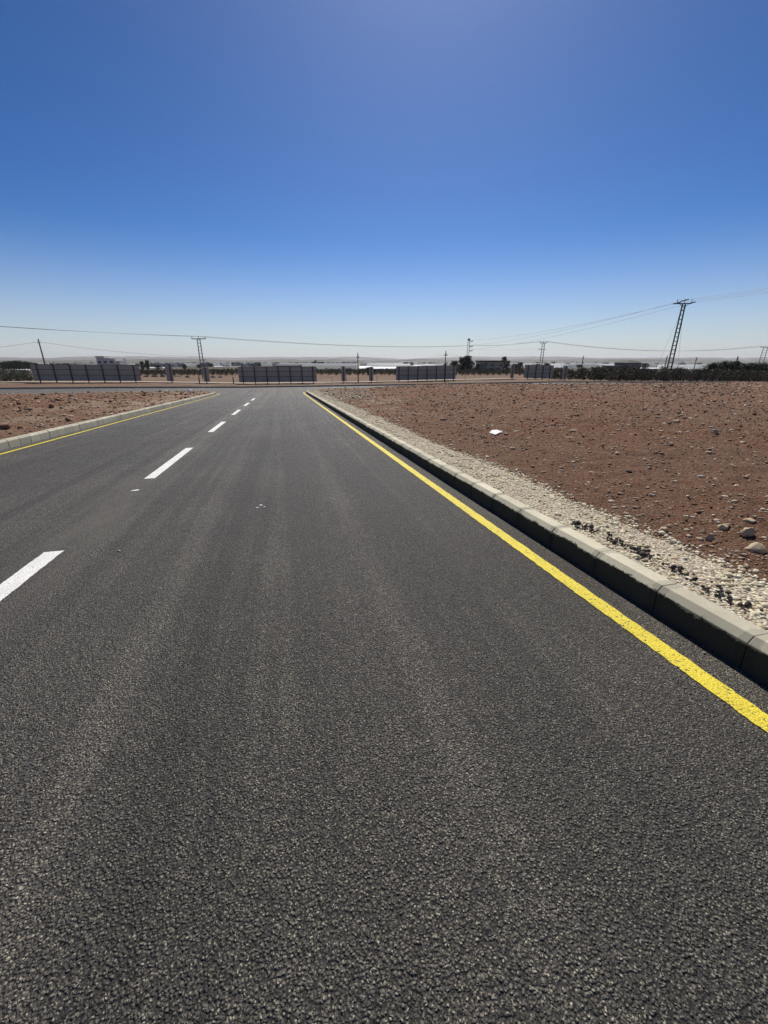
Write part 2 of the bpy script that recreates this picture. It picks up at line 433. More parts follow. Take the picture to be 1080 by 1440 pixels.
M['pane'] = mat_simple('dark_glass', (0.015, 0.017, 0.02), 0.15, spec=0.5)
M['trim'] = mat_simple('pale_trim', (0.5, 0.49, 0.46), 0.8)
M['plastic'] = mat_simple('greenhouse_film', (0.82, 0.82, 0.80), 0.22, spec=0.5, var=0.06, scale=0.2)
_m = M['plastic']; _t = _m.node_tree; _tr = _t.nodes.new('ShaderNodeBsdfTranslucent'); _tr.inputs[0].default_value = (0.85, 0.86, 0.84, 1)
_mx = _t.nodes.new('ShaderNodeMixShader'); _mx.inputs[0].default_value = 0.65
_t.links.new(_t.nodes['Principled BSDF'].outputs[0], _mx.inputs[1]); _t.links.new(_tr.outputs[0], _mx.inputs[2]); _t.links.new(_mx.outputs[0], _t.nodes['Material Output'].inputs[0])
M['bark'] = mat_simple('bark', (0.075, 0.058, 0.045), 0.95, var=0.3, scale=14, bump=0.5)
M['leaf_orchard'] = mat_leaf('orchard_leaf', [(0, (0.030, 0.032, 0.018)), (0.5, (0.055, 0.052, 0.030)), (1, (0.095, 0.078, 0.048))])
M['leaf_dark'] = mat_leaf('evergreen_leaf', [(0, (0.022, 0.036, 0.018)), (0.6, (0.042, 0.062, 0.030)), (1, (0.072, 0.09, 0.046))])
M['leaf_olive'] = mat_leaf('olive_leaf', [(0, (0.05, 0.055, 0.035)), (0.6, (0.085, 0.09, 0.06)), (1, (0.13, 0.13, 0.09))])
M['bag'] = mat_simple('white_board', (0.82, 0.83, 0.80), 0.5, var=0.05)

# ------------------------------------------------------------------ the road and its junction
XL, XR = -6.27, 2.26            # faces of the two kerbs
YC, RC = 43.0, 5.0              # corner curves start here, radius
YN, YF = YC + RC, 57.0          # near and far edge of the cross road
ys = np.concatenate([np.linspace(-12, YC, 120), np.linspace(YC, YN, 30)[1:]])
dx = np.where(ys > YC, RC - np.sqrt(np.maximum(RC * RC - (np.maximum(ys, YC) - YC) ** 2, 0)), 0)
u = np.linspace(0, 1, 24)
X = (XL - dx)[:, None] * (1 - u) + (XR + dx)[:, None] * u
Y = np.repeat(ys[:, None], 24, 1)
tag(link('road', grid_mesh('road', X, Y, T(X, Y)), M['asphalt'], smooth=True), kind='structure')
xs = np.linspace(-130, 130, 160); yy = np.linspace(YN, YF, 10)
X, Y = np.meshgrid(xs, yy)
tag(link('cross_road', grid_mesh('cross_road', X, Y, T(X, Y)), M['asphalt'], smooth=True), kind='structure')

def strip(name, xc, wid, y0, y1, mat, rough=0.004, n=None, lift=0.004):
    n = n or max(4, int((y1 - y0) / 0.025))
    yv = np.linspace(y0, y1, n)
    e1 = xc - wid / 2 + rough * fbm(yv * 34, yv * 0 + xc, 3, 3) * 2
    e2 = xc + wid / 2 + rough * fbm(yv * 34, yv * 0 + xc, 3, 9) * 2
    X = np.stack([e1, (e1 + e2) / 2, e2], 1); Y = np.repeat(yv[:, None], 3, 1)
    return link(name, grid_mesh(name, X, Y, T(X, Y) + lift), mat)
def arc_strip(name, side, wid, off, mat, a1=55):
    a = np.linspace(0, R(a1), 24)
    cx = (XR + RC) if side > 0 else (XL - RC)
    rr = np.stack([RC + off - wid / 2 + a * 0, RC + off + wid / 2 + a * 0], 1)
    X = cx - side * rr * np.cos(a)[:, None]; Y = YC + rr * np.sin(a)[:, None]
    return link(name, grid_mesh(name, X, Y, T(X, Y) + 0.004), mat)
tag(strip('yellow_edge_line', 2.0, 0.112, -11, YC, M['yellow'], 0.004), kind='structure')
tag(strip('yellow_edge_line', -5.96, 0.09, -11, YC, M['yellow'], 0.004), kind='structure')
tag(arc_strip('yellow_corner_line', 1, 0.112, 0.26, M['yellow'], 30), kind='structure')
tag(arc_strip('yellow_corner_line', -1, 0.09, 0.31, M['yellow'], 30), kind='structure')
for k in range(-2, 6):
    y0 = 0.95 + 5.98 * k
    tag(strip('centre_dash', -2.16, 0.16, y0, y0 + 3.05, M['white'], 0.004), kind='structure')

# ------------------------------------------------------------------ kerbs of single concrete blocks
def kerb_block_mesh(name, L):
    pr = [(0.0, -0.10), (0.0, 0.158), (0.002, 0.161), (0.033, 0.196), (0.036, 0.198), (0.147, 0.198), (0.150, 0.195), (0.150, -0.10)]
    n = len(pr); v = []
    for y, s in ((-L / 2, 0.004), (-L / 2 + 0.004, 0), (L / 2 - 0.004, 0), (L / 2, 0.004)):
        for (px, pz) in pr:
            v.append((px + (0.075 - px) * s * 8, y, pz - s * 0.6 if pz > 0 else pz))
    f = [(i * n + k, i * n + (k + 1) % n, (i + 1) * n + (k + 1) % n, (i + 1) * n + k) for i in range(3) for k in range(n)]
    f += [tuple(range(n))[::-1], tuple(3 * n + k for k in range(n))]
    b = MB(); b.add(v, f)
    me = b.mesh(name)
    return me
BL = 0.56
me_tar = kerb_block_mesh('kerb_block', BL - 0.005); me_tar.materials.append(M['kerb_tar'])
BLL = 0.45
me_pl = kerb_block_mesh('kerb_block', BLL - 0.014); me_pl.materials.append(M['kerb'])
def block(parent, me, x, y, rz, slope):
    o = bpy.data.objects.new('kerb_block', me); C.objects.link(o); o.parent = parent
    o.location = (x, y, T1(x, y) + random.uniform(-0.003, 0.003))
    o.rotation_euler = (slope + random.uniform(-0.003, 0.003), random.uniform(-0.012, 0.012), rz + random.uniform(-0.003, 0.003))
    return o
def slope_at(x, y, rz):
    d = 0.3; dxx, dyy = -math.sin(rz) * d, math.cos(rz) * d
    return math.atan2(T1(x + dxx, y + dyy) - T1(x - dxx, y - dyy), 2 * d)
def kerb_run(name, side, me, BL):
    kr = empty(name, (0, 0, 0)); tag(kr, kind='structure')
    x0 = XR if side > 0 else XL
    rzb = 0 if side > 0 else math.pi
    y = 1.27 + BL / 2 - BL * 8
    while y < YC - BL * 0.4:
        s = slope_at(x0, y, 0)
        block(kr, me, x0 + random.uniform(-0.003, 0.003), y, rzb, s if side > 0 else -s)
        y += BL
    cx = XR + RC if side > 0 else XL - RC
    da = BL / RC; a = da * 0.5
    while a < math.pi / 2:
        px = cx - side * RC * math.cos(a); py = YC + RC * math.sin(a)
        rz = -a if side > 0 else math.pi + a
        block(kr, me, px, py, rz, slope_at(px, py, rz))
        a += da
    # along the cross road, where single blocks no longer show, longer stones
    b = MB(); xx = cx
    while abs(xx) < 110:
        x1 = xx + side * 0.99; a_, b_ = sorted((xx + side * 0.004, x1))
        z = T1((a_ + b_) / 2, YN)
        b.box(a_, b_, YN - 0.15, YN, z - 0.1, z + 0.198)
        xx = xx + side * 1.0
    b.build('kerb_stones', M['kerb'], kr)
    return kr
kerb_run('kerb_right', 1, me_tar, BL)
kerb_run('kerb_left', -1, me_pl, BLL)
fk = empty('kerb_far', (0, 0, 0)); tag(fk, kind='structure')
b = MB(); xx = -110.0
while xx < 110:
    z = T1(xx + 0.5, YF); b.box(xx + 0.004, xx + 0.996, YF, YF + 0.15, z - 0.1, z + 0.19); xx += 1.0
b.build('kerb_stones', M['kerb'], fk)

# ------------------------------------------------------------------ soil on both sides
def verge_right(x, y):
    """top of the ground right of the road (kerb top level, rising into the tilled field)"""
    x = np.asarray(x, float); y = np.asarray(y, float)
    d = x - (XR + 0.15)
    base = T(x, y) + 0.165
    d2 = np.minimum(d, np.maximum(YN - 0.15 - y, 0) + 0.4)
    rise = 0.10 * sstep(0.5, 2.5, d2) + 0.30 * sstep(3, 14, d) * sstep(14, 34, y) * sstep(0, 4, YN - y) * (1 - 0.7 * sstep(25, 50, x))
    rough = 0.02 + 0.05 * sstep(0.6, 2.0, d)
    nz = fbm(x * 0.7, y * 0.7, 3, 11) * 0.13 * sstep(1.0, 4, d) + fbm(x * 4.2, y * 4.2, 4, 21) * rough
    return base + rise + nz * sstep(0.02, 0.25, d)
def verge_left(x, y):
    x = np.asarray(x, float); y = np.asarray(y, float)
    d = (XL - 0.15) - x
    base = T(x, y) + 0.165
    edge = np.minimum(d, np.maximum(YN - 0.15 - y, 0))
    rise = 0.07 * sstep(0.3, 3, edge) - 0.14 * (1 - sstep(0.2, 2.0, np.maximum(YN - 0.15 - y, 0))) * sstep(4.5, 6.5, d)
    nz = fbm(x * 0.6, y * 0.6, 4, 31) * 0.14 * sstep(0.4, 3, edge) + fbm(x * 4, y * 4, 3, 41) * 0.05
    return base + rise + nz * sstep(0.02, 0.3, edge)
def side_field(name, side, hf, nx, ny):
    y1 = YN - 0.15
    t = np.linspace(0, 1, ny)
    ya = np.sign(t - 0.12) * 0
    ye = -14 + (y1 + 14) * np.concatenate([np.linspace(0, 0.2, ny // 10, endpoint=False), 0.2 + 0.8 * np.linspace(0, 1, ny - ny // 10) ** 1.35])
    arc = np.where(ye > YC, RC - 0.15 - np.sqrt(np.maximum((RC - 0.15) ** 2 - (ye - YC) ** 2, 0)), 0)
    s = np.linspace(0, 1, nx)
    g = (np.exp(4.6 * s) - 1) / (math.exp(4.6) - 1)
    x0 = (XR + 0.15 + arc) if side > 0 else (XL - 0.15 - arc)
    X = x0[:, None] + side * g[None, :] * (125 - np.abs(x0))[:, None]
    Y = np.repeat(ye[:, None], nx, 1)
    Y = Y + 0
    me = grid_mesh(name, X if side > 0 else X[:, ::-1], Y, hf(X, Y) if side > 0 else hf(X, Y)[:, ::-1])
    return tag(link(name, me, M['soil'], smooth=True), kind='structure')
side_field('tilled_field', 1, verge_right, 430, 430)
side_field('roadside_soil', -1, verge_left, 260, 260)

# the land as one sheet out to the horizon, the road and fields lying on it
def hills(x, y):
    r = np.hypot(x, y); a = np.degrees(np.arctan2(x, y))
    h1 = 22 + 26 * fbm(a * 0.16 + 40, r / 2600, 4, 51)
    h2 = 62 + 60 * fbm(a * 0.12 + 10, r / 4200, 4, 61) + 10 * fbm(a * 0.9, r / 900, 3, 71)
    out = np.maximum(h1, 0) * sstep(4300, 5600, r) * (1 - sstep(6000, 7200, r)) + np.maximum(h2, 4) * sstep(8200, 11500, r)
    out = out + 6 * fbm(x / 300, y / 300, 3, 81) * sstep(700, 2500, r)
    return out
def land(x, y):
    x = np.asarray(x, float); y = np.asarray(y, float)
    r = np.hypot(x, y)
    z = T(x, y) + hills(x, y)
    front = sstep(YF + 0.1, YF + 1.2, y)
    near = (1 - front) * ((np.abs(x) < 124) & (y > -16)) * 1.0
    edge = sstep(112, 124, np.abs(x)); edge2 = sstep(-9, -13, -(-y)) if False else 0
    far = front * 0.06
    n = fbm(x * 0.35, y * 0.35, 4, 91) * 0.10 * front * (1 - sstep(150, 400, r))
    return z - 0.55 * near + far + n
azf = np.concatenate([np.arange(-62, 92, 0.3), np.arange(92, 298.1, 4)])
rr = [0.0, 3, 8, 16, 26, 36, 44, 50, 54, 56]
q = 57.0
while q < 16500: q *= 1.016 if q < 500 else 1.028; rr.append(q)
A, RR = np.meshgrid(np.radians(azf), np.array(rr))
X = RR * np.sin(A); Y = RR * np.cos(A)
tag(link('ground', grid_mesh('ground', X[:, ::-1], Y[:, ::-1], land(X, Y)[:, ::-1]), M['plain'], smooth=True), kind='structure')
def land1(x, y): return float(land(x, y))

# verge behind the far kerb and the pale track behind the fence
xs = np.linspace(-110, 110, 300); yv = np.linspace(YF + 0.15, 59.2, 8)
X, Y = np.meshgrid(xs, yv)
Z = T(X, Y) + 0.15 + 0.03 * fbm(X * 2, Y * 2, 3, 5)
Z[-1] -= 0.25
tag(link('far_verge', grid_mesh('far_verge', X, Y, Z), M['soil'], smooth=True), kind='structure')
xs = np.linspace(-75, 52, 220); yv = np.linspace(0, 1, 6)
X, V = np.meshgrid(xs, yv); Y = 68.2 + V * 3.0 + 0.5 * fbm(X * 0.1, V, 2, 6)
tag(link('gravel_track', grid_mesh('gravel_track', X, Y, T(X, Y) + 0.19), M['pale_path'], smooth=True), kind='structure')

# ------------------------------------------------------------------ loose stones
def ico(sub=1):
    import bmesh
    bm = bmesh.new(); bmesh.ops.create_icosphere(bm, subdivisions=sub, radius=1.0)
    v = np.array([p.co[:] for p in bm.verts]); f = np.array([[l.index for l in p.verts] for p in bm.faces]); bm.free()
    return v, f
ICO_V, ICO_F = ico(1)
def scatter(name, P, size, mat, flat=(0.55, 1.0), jitter=0.34, sink=0.25, tilt=0.5):
    n = len(P); k = len(ICO_V)
    V = ICO_V[None] * (1 + rng.uniform(-jitter, jitter, (n, k, 1)))
    S = np.stack([rng.uniform(0.75, 1.35, n), rng.uniform(0.7, 1.15, n), rng.uniform(*flat, n)], 1) * size[:, None]
    V = V * S[:, None, :]
    a = rng.uniform(0, 6.283, n); t = rng.uniform(-tilt, tilt, n)
    ca, sa, ct, st = np.cos(a), np.sin(a), np.cos(t), np.sin(t)
    y = V[..., 1] * ct[:, None] - V[..., 2] * st[:, None]; z = V[..., 1] * st[:, None] + V[..., 2] * ct[:, None]; x = V[..., 0]
    V = np.stack([x * ca[:, None] - y * sa[:, None], x * sa[:, None] + y * ca[:, None], z], -1)
    V = V + P[:, None, :]; V[..., 2] += (S[:, 2] * (1 - 2 * sink))[:, None] * 0.6
    F = (ICO_F[None] + (np.arange(n) * k)[:, None, None]).reshape(-1, 3)
    return link(name, fast_mesh(name, V.reshape(-1, 3), F), mat)
def gravel_edge(y):           # outer edge of the gravel band
    return 3.02 + 0.012 * y + 0.16 * fbm(y * 0.8, y * 0, 3, 15)
# white crushed stone behind the right kerb
n = 23000
y = np.concatenate([rng.uniform(0.4, 7, 13500), rng.uniform(7, 20, 6500), rng.uniform(20, 44, 3000)])
u = rng.uniform(0, 1, n) ** 0.9
wid = gravel_edge(y) - (XR + 0.15)
x = XR + 0.158 + u * wid * (1 + 0.10 * rng.normal(0, 1, n) * (u > 0.75))
x = np.maximum(x, XR + 0.165)
sz = np.clip(rng.lognormal(math.log(0.0092), 0.42, n), 0.006, 0.032) * (1 + 0.05 * np.maximum(y - 6, 0))
tag(scatter('roadside_gravel', np.stack([x, y, verge_right(x, y) - 0.002], 1), np.minimum(sz, 0.03), M['gravel'], flat=(0.5, 0.95), jitter=0.46),
    'strip of loose white crushed gravel behind the right kerb', 'gravel', kind='stuff')
# gravel bed that the stones lie on
ye = np.concatenate([np.linspace(-8, 12, 160), np.linspace(12.3, 43.5, 110)])
g5 = np.linspace(0, 1, 9)
X = (XR + 0.152) + (gravel_edge(ye)[:, None] - XR - 0.152) * g5[None]
Y = np.repeat(ye[:, None], 9, 1)
Zl = np.where(g5 > 0.9, -0.03, 0.006)[None] + 0.012 * fbm(X * 9, Y * 9, 3, 17)
m = NT('gravel_bed')
v = m.voro(55); cs = m.n('ShaderNodeSeparateColor'); m.set(cs.inputs[0], v.outputs['Color'])
col = m.ramp(cs.outputs[0], [(0, (0.38, 0.31, 0.22)), (0.4, (0.60, 0.53, 0.40)), (1, (0.74, 0.68, 0.55))])
col = m.mix(m.ramp(v.outputs['Distance'], [(0.35, 0), (0.7, 0.8)]), col, (0.16, 0.115, 0.08))
M['gravel_bed'] = m.out(col, 0.95, m.bump(m.math('SUBTRACT', 1.0, v.outputs['Distance']), 0.9, 0.02), 0.15)
tag(link('gravel_bed', grid_mesh('gravel_bed', X, Y, verge_right(X, Y) + Zl), M['gravel_bed'], smooth=True), kind='structure')
# pale rubble thrown out at the corner
n = 1500
y = rng.uniform(24, 46, n); x = XR + 0.6 + rng.uniform(0, 1, n) * (2.2 + (y - 24) * 0.16)
x = np.maximum(x, XR + 0.4 + np.where(y > YC, RC - np.sqrt(np.maximum(RC ** 2 - (y - YC) ** 2, 0)), 0))
tag(scatter('corner_rubble', np.stack([x, y, verge_right(x, y)], 1), np.clip(rng.lognormal(math.log(0.03), 0.5, n), 0.015, 0.12), M['gravel']),
    'scatter of pale rubble on the corner right of the junction', 'rubble', kind='stuff')
# soil clods and stones over the tilled field
def polar_field(n, r0, r1, side=1):
    r = np.exp(rng.uniform(math.log(r0), math.log(r1), n)); a = rng.uniform(R(2), R(86), n) ** 1.0 if side > 0 else rng.uniform(R(-52), R(-7), n)
    return r * np.sin(a), r * np.cos(a), r
x, y, r = polar_field(56000, 2.6, 72)
k = (x > gravel_edge(y) - 0.05) & (y < YN - 0.4) & (y > -1) & (np.where(y > YC, x > XR + 1.5 + RC - np.sqrt(np.maximum(RC ** 2 - (np.maximum(y, YC) - YC) ** 2, 0)), True))
x, y, r = x[k], y[k], r[k]
cl = fbm(x * 0.5, y * 0.5, 3, 23); k = rng.uniform(-0.6, 0.6, len(x)) < cl + 0.28
x, y, r = x[k], y[k], r[k]
sz = np.maximum(0.005, r * 0.0008) * rng.lognormal(0, 0.55, len(x))
tag(scatter('soil_clods', np.stack([x, y, verge_right(x, y)], 1), np.clip(np.minimum(sz, 0.016 + r * 0.002), 0.006, 0.11), M['clod'], jitter=0.42),
    'red brown soil clods strewn over the tilled field', 'soil clods', kind='stuff')
x, y, r = polar_field(34000, 2.6, 72)
k = (x > gravel_edge(y) + 0.03) & (y < YN - 0.4) & (y > -1) & (np.where(y > YC, x > XR + 1.5 + RC - np.sqrt(np.maximum(RC ** 2 - (np.maximum(y, YC) - YC) ** 2, 0)), True))
x, y, r = x[k], y[k], r[k]
sz = np.maximum(0.005, r * 0.0008) * rng.lognormal(0, 0.78, len(x))
tag(scatter('field_stones', np.stack([x, y, verge_right(x, y)], 1), np.clip(np.minimum(sz * 1.15, 0.016 + r * 0.0030), 0.006, 0.13), M['stone'], jitter=0.45, flat=(0.28, 0.6), tilt=0.2),
    'small pale limestone pieces scattered over the red field', 'stones', kind='stuff')
x, y, r = polar_field(16000, 9, 75, -1)
k = (x < XL - 0.35) & (y < YN - 0.4) & np.where(y > YC, x < XL - 0.6 - RC + np.sqrt(np.maximum(RC ** 2 - (np.maximum(y, YC) - YC) ** 2, 0)), True)
x, y, r = x[k], y[k], r[k]
sz = np.clip(r * 0.0009 * rng.lognormal(0, 0.6, len(x)), 0.01, 0.14)
pale = (rng.uniform(0, 1, len(x)) < 0.30 + 0.35 * sstep(30, 46, y))
Zg = verge_left(x, y)
tag(scatter('roadside_clods', np.stack([x, y, Zg], 1)[~pale], sz[~pale], M['clod'], jitter=0.42), 'brown soil clods on the ground left of the road', 'soil clods', kind='stuff')
tag(scatter('roadside_stones', np.stack([x, y, Zg], 1)[pale], sz[pale], M['stone']), 'pale stones on the ground left of the road', 'stones', kind='stuff')
# crumbs of asphalt spilt beside the kerb
n = 150; c = rng.integers(0, 5, n); cy = np.array([1.62, 2.02, 2.62, 2.95, 2.3])[c]
y = cy + rng.normal(0, 0.085, n); x = XR + 0.24 + np.abs(rng.normal(0, 0.055, n)) + np.array([0.02, 0.05, 0.06, 0.02, 0.05])[c]
tag(scatter('asphalt_crumbs', np.stack([x, y, verge_right(x, y) + 0.015 + rng.uniform(0, 0.02, n)], 1), np.clip(rng.lognormal(math.log(0.010), 0.4, n), 0.005, 0.026), M['tarlump']),
    'dark asphalt crumbs spilt on the gravel beside the kerb', 'asphalt crumbs', kind='stuff')

# single rocks that stand out in the field
def rock_mesh(seed, sx, sy, sz):
    v, f = ico(4); r2 = np.random.default_rng(seed)
    for _ in range(14):                                  # broken faces
        d = r2.normal(size=3); d /= np.linalg.norm(d); h = r2.uniform(0.5, 0.8)
        e = v @ d - h; v = v - np.maximum(e, 0)[:, None] * d * 0.9
    nz = fbm(v[:, 0] * 2.2 + v[:, 2] * 1.7 + seed, v[:, 1] * 2.2 - v[:, 2] * 1.3, 5, seed)
    v = v * (1 + 0.16 * nz)[:, None] * np.array([sx, sy, sz])
    me = fast_mesh('rock', v, f); return me
m = NT('limestone_rock')
n1 = m.noise(9, 6, 0.7); n2 = m.noise(60, 4, 0.7)
col = m.mix(m.ramp(n1, [(0.35, 0), (0.65, 1)]), (0.36, 0.27, 0.175), (0.58, 0.475, 0.33))
M['rock'] = m.out(col, 0.92, m.bump(m.math('MULTIPLY_ADD', n1, 1.0, m.math('MULTIPLY', n2, 0.4)), 0.7, 0.015), 0.2)
rocks = [  # pixel, width in pixels, height ratio, label
    (1064, 776, 31, 0.55, 'largest pale rounded rock on the red soil beside the gravel'),
    (1048, 752, 20, 0.70, 'angular pale rock just behind the largest rock'),
    (997, 760, 14, 0.75, 'small round pale rock nearest the gravel'),
    (1017, 743, 20, 0.40, 'flat topped pale rock behind the small round rock'),
    (1054, 733, 18, 0.28, 'flat reddish slab lying behind the angular rock'),
    (932, 747, 13, 0.6, 'brown stone lying on the gravel edge'),
    (1003, 727, 9, 0.6, 'tiny pale stone behind the flat topped rock'),
    (951, 594, 11, 0.45, 'pale flat stone alone in the middle of the red field'),
    (1048, 673, 10, 0.5, 'pale stone near the right margin of the red field'),
    (943, 626, 8, 0.6, 'brown lump with dark shaded side in the red field'),
    (948, 678, 8, 0.45, 'pale stone among small stones left of the middle field'),
    (913, 660, 9, 0.5, 'low pale stone left of its neighbours in the field'),
    (868, 639, 9, 0.5, 'pale stone halfway across the red field'),
    (805, 607, 9, 0.45, 'pale stone right of the white board in the field'),
    (996, 638, 12, 0.45, 'wide pale stone in the right half of the field'),
    (1005, 609, 11, 0.45, 'pale stone high in the right half of the field'),
    (721, 632, 9, 0.6, 'stone just in front of the white board'),
    (623, 591, 8, 0.5, 'brown stone left of the white board'),
    (855, 694, 7, 0.7, 'brown clod beside the gravel strip'),
    (930, 546, 9, 0.4, 'bright pale stone near the foot of the lattice pole'),
    (922, 544, 8, 0.4, 'pale flat stone beside the bright stone below the lattice pole'),
    (803, 543, 6, 0.6, 'white stone at the top edge of the red field'),
]
vr1 = lambda x, y: float(verge_right(x, y))
for i, (px, py, wpx, hr, lab) in enumerate(rocks):
    p = on_land(px, py, 0, vr1)
    dep = (p - Vector((0, 0, CAMZ))).dot(Vector((math.sin(HEAD) * math.cos(PITCH), math.cos(HEAD) * math.cos(PITCH), -math.sin(PITCH))))
    wm = wpx * dep / F_PX
    o = link('rock', rock_mesh(100 + i, wm * 0.50, wm * 0.42, wm * hr * 0.8), M['rock'], smooth=False)
    o.location = (p.x, p.y, p.z + wm * hr * 0.25); o.rotation_euler = (0, 0, -HEAD + random.uniform(-0.35, 0.35))
    tag(o, lab, 'rock', 'single rocks on the red field')
for i, (px, py, wpx, lab) in enumerate([(100, 586, 8, 'pale stone on the soil left of the road, nearest the kerb'), (155, 584, 9, 'pale stone by the left kerb before the corner'),
                                        (40, 576, 9, 'brown stone on the soil at the left margin'), (90, 585, 7, 'small stone beside the pale stone left of the road'),
                                        (268, 553, 7, 'white upright stone at the left corner kerb')]):
    p = on_land(px, py, 0, lambda x, y: float(verge_left(x, y)))
    wm = wpx * p.y / F_PX * 0.95
    o = link('rock', rock_mesh(200 + i, wm * 0.5, wm * 0.45, wm * (0.55 if i == 4 else 0.32)), M['bag'] if i == 4 else M['rock'])
    o.location = (p.x, p.y, p.z + wm * (0.3 if i == 4 else 0.1)); tag(o, lab, 'rock', 'rocks left of the road')
# white board thrown on the field
p = on_land(697, 611, 0, vr1)
wm = 20 * p.length / F_PX * 0.93
b = MB()
L2, W2 = wm * 0.52, wm * 0.36
v = [(-L2, -W2 * 0.4, 0.06), (-L2 * 0.25, -W2, 0.035), (L2 * 0.4, -W2 * 0.6, 0.075), (L2, W2 * 0.1, 0.07), (L2 * 0.3, W2, 0.10), (-L2 * 0.5, W2 * 0.7, 0.09)]
v = v + [(x, y, z - 0.022) for x, y, z in v]
b.add(v, [(0, 1, 2, 3, 4, 5), (11, 10, 9, 8, 7, 6)] + [(k, k + 6, (k + 1) % 6 + 6, (k + 1) % 6) for k in range(6)])
o = b.build('broken_board', M['bag']); o.location = (p.x, p.y, p.z - 0.01); o.rotation_euler = (0.05, 0.03, -HEAD)
tag(o, 'broken white board lying on the red field', 'board')

# pebbles and paint drops on the road
for i, (px, py, s, mt, lab) in enumerate([
        (167, 776, 0.016, 'stone', 'pale pebble on the asphalt beside the nearest dash'), (234, 853, 0.008, 'stone', 'tiny pale pebble on the left lane side of the road'),
        (933, 921, 0.010, 'tarlump', 'black crumb lying on the yellow edge line'), (909, 899, 0.005, 'tarlump', 'tiny black crumb on the yellow line behind the larger crumb'),
        (970, 977, 0.009, 'tarlump', 'black crumb on the asphalt left of the yellow line'), (990, 919, 0.012, 'stone', 'pale pebble at the foot of the right kerb'),
        (548, 560, 0.02, 'stone', 'pale pebble in the far lane')][:6]):
    p = on_land(px, py)
    o = link('pebble', rock_mesh(300 + i, s, s * 0.8, s * 0.7), M[mt]); o.location = (p.x, p.y, p.z + s * 0.45)
    tag(o, lab, 'pebble', 'pebbles on the road')
for i, (px, py, s, lab) in enumerate([(190, 690, 0.05, 'white paint drip on the asphalt before the second dash'), (362, 714, 0.016, 'nearest small spot of white paint in the right lane'), (367, 711, 0.022, 'largest spot of white paint in the right lane'), (372, 713, 0.012, 'small spot of white paint right of the largest spot')]):
    p = on_land(px, py); b = MB()
    for k in range(1):
        cx, cy = (0, 0) if k == 0 else (random.gauss(0, 0.06), random.gauss(0, 0.11)); rr_ = s if k == 0 else random.uniform(0.006, 0.02)
        
        pts = [(cx + rr_ * (1 + random.uniform(-.35, .35)) * math.cos(a_ * 0.5236), cy + rr_ * (0.8 + random.uniform(-.3, .3)) * math.sin(a_ * 0.5236), 0) for a_ in range(12)]
        b.add(pts, [tuple(range(12))])
    o = b.build('paint_drip', M['white']); o.location = (p.x, p.y, T1(p.x, p.y) + 0.004); o.rotation_euler = (math.atan(-0.0377), 0, 0)
    tag(o, lab, 'paint mark')

# ------------------------------------------------------------------ hoarding panels along the cross road
FY = 67.0
def hoarding(px0, px1, posts, label, top=2.42, bot=0.32, Yf=FY):
    xa = at_Y(px0, 525, Yf).x; xb = at_Y(px1, 525, Yf).x
    px = [at_Y(p, 525, Yf).x for p in posts]
    zb = [T1(x, Yf) + 0.05 for x in (xa, xb)]
    h = empty('hoarding', ((xa + xb) / 2, Yf, (zb[0] + zb[1]) / 2))
    tag(h, label, 'hoarding', 'grey hoardings along the far side of the cross road')
    ox, oz = h.location.x, h.location.z
    zat = lambda x: zb[0] + (zb[1] - zb[0]) * (x - xa) / max(xb - xa, 0.01) - oz
    for x in px:
        b = MB(); b.bar((x - ox, -0.05, zat(x) - 0.3), (x - ox, -0.05, zat(x) + top + 0.03), 0.11, 0.09); b.build('post', M['post'], h)
    edges = [xa] + px + [xb] if len(px) > 1 else [xa, xb]
    for a_, c_ in zip(edges[:-1], edges[1:]):
        b = MB(); n = max(2, int((c_ - a_) / 0.11)); v = []                 # ribbed steel sheet
        for k in range(n + 1):
            x = a_ + 0.004 + (c_ - a_ - 0.008) * k / n; yy_ = 0.035 + (0.018 if k % 2 else 0.0)
            v += [(x - ox, yy_, zat(x) + bot), (x - ox, yy_, zat(x) + top), (x - ox, yy_ + 0.008, zat(x) + top), (x - ox, yy_ + 0.008, zat(x) + bot)]
        f = []
        for k in range(n):
            i = 4 * k; f += [(i, i + 4, i + 5, i + 1), (i + 2, i + 6, i + 7, i + 3), (i + 1, i + 5, i + 6, i + 2), (i + 3, i + 7, i + 4, i)]
        f += [(0, 1, 2, 3), (4 * n + 3, 4 * n + 2, 4 * n + 1, 4 * n)]
        b.add(v, f); b.build('sheet', M['sheet'], h)
    if len(px) > 1:
        for zz in (bot + 0.03, bot + (top - bot) * 0.345, bot + (top - bot) * 0.68, top - 0.03):
            b = MB(); b.bar((xa - ox + 0.02, 0.008, zat(xa) + zz), (xb - ox - 0.02, 0.008, zat(xb) + zz), 0.05, 0.05); b.build('rail', M['post'], h)
    return h
hoarding(45, 197, [54, 77, 100, 122.5, 145, 167, 189], 'long grey sheet hoarding with dark posts at the far left')
hoarding(335, 445, [341, 358, 375, 391.5, 408, 424.5, 440], 'grey sheet hoarding directly across the junction ahead', top=2.5)
hoarding(557, 641, [561, 574, 587.5, 600.5, 613.5, 626, 638], 'grey sheet hoarding beyond the field, left of the tall round tree')
hoarding(737, 778, [742, 753, 763, 773], 'shortest grey hoarding, by the orchard right of the tan building')
hoarding(233, 243, [240], 'narrow single panel right of the long left hoarding', top=2.6)
hoarding(285, 294, [289], 'narrow single panel at the foot of the twin leg pole', top=2.3)
hoarding(480, 486, [483], 'narrow single panel left of the slender post ahead', top=2.5)
hoarding(519, 525, [522], 'narrow single panel right of the slender post ahead', top=2.4)
hoarding(718, 723, [720.5], 'narrow single panel in front of the tan building', top=2.4)
hoarding(791, 798, [795], 'narrow single panel inside the orchard edge', top=2.4)
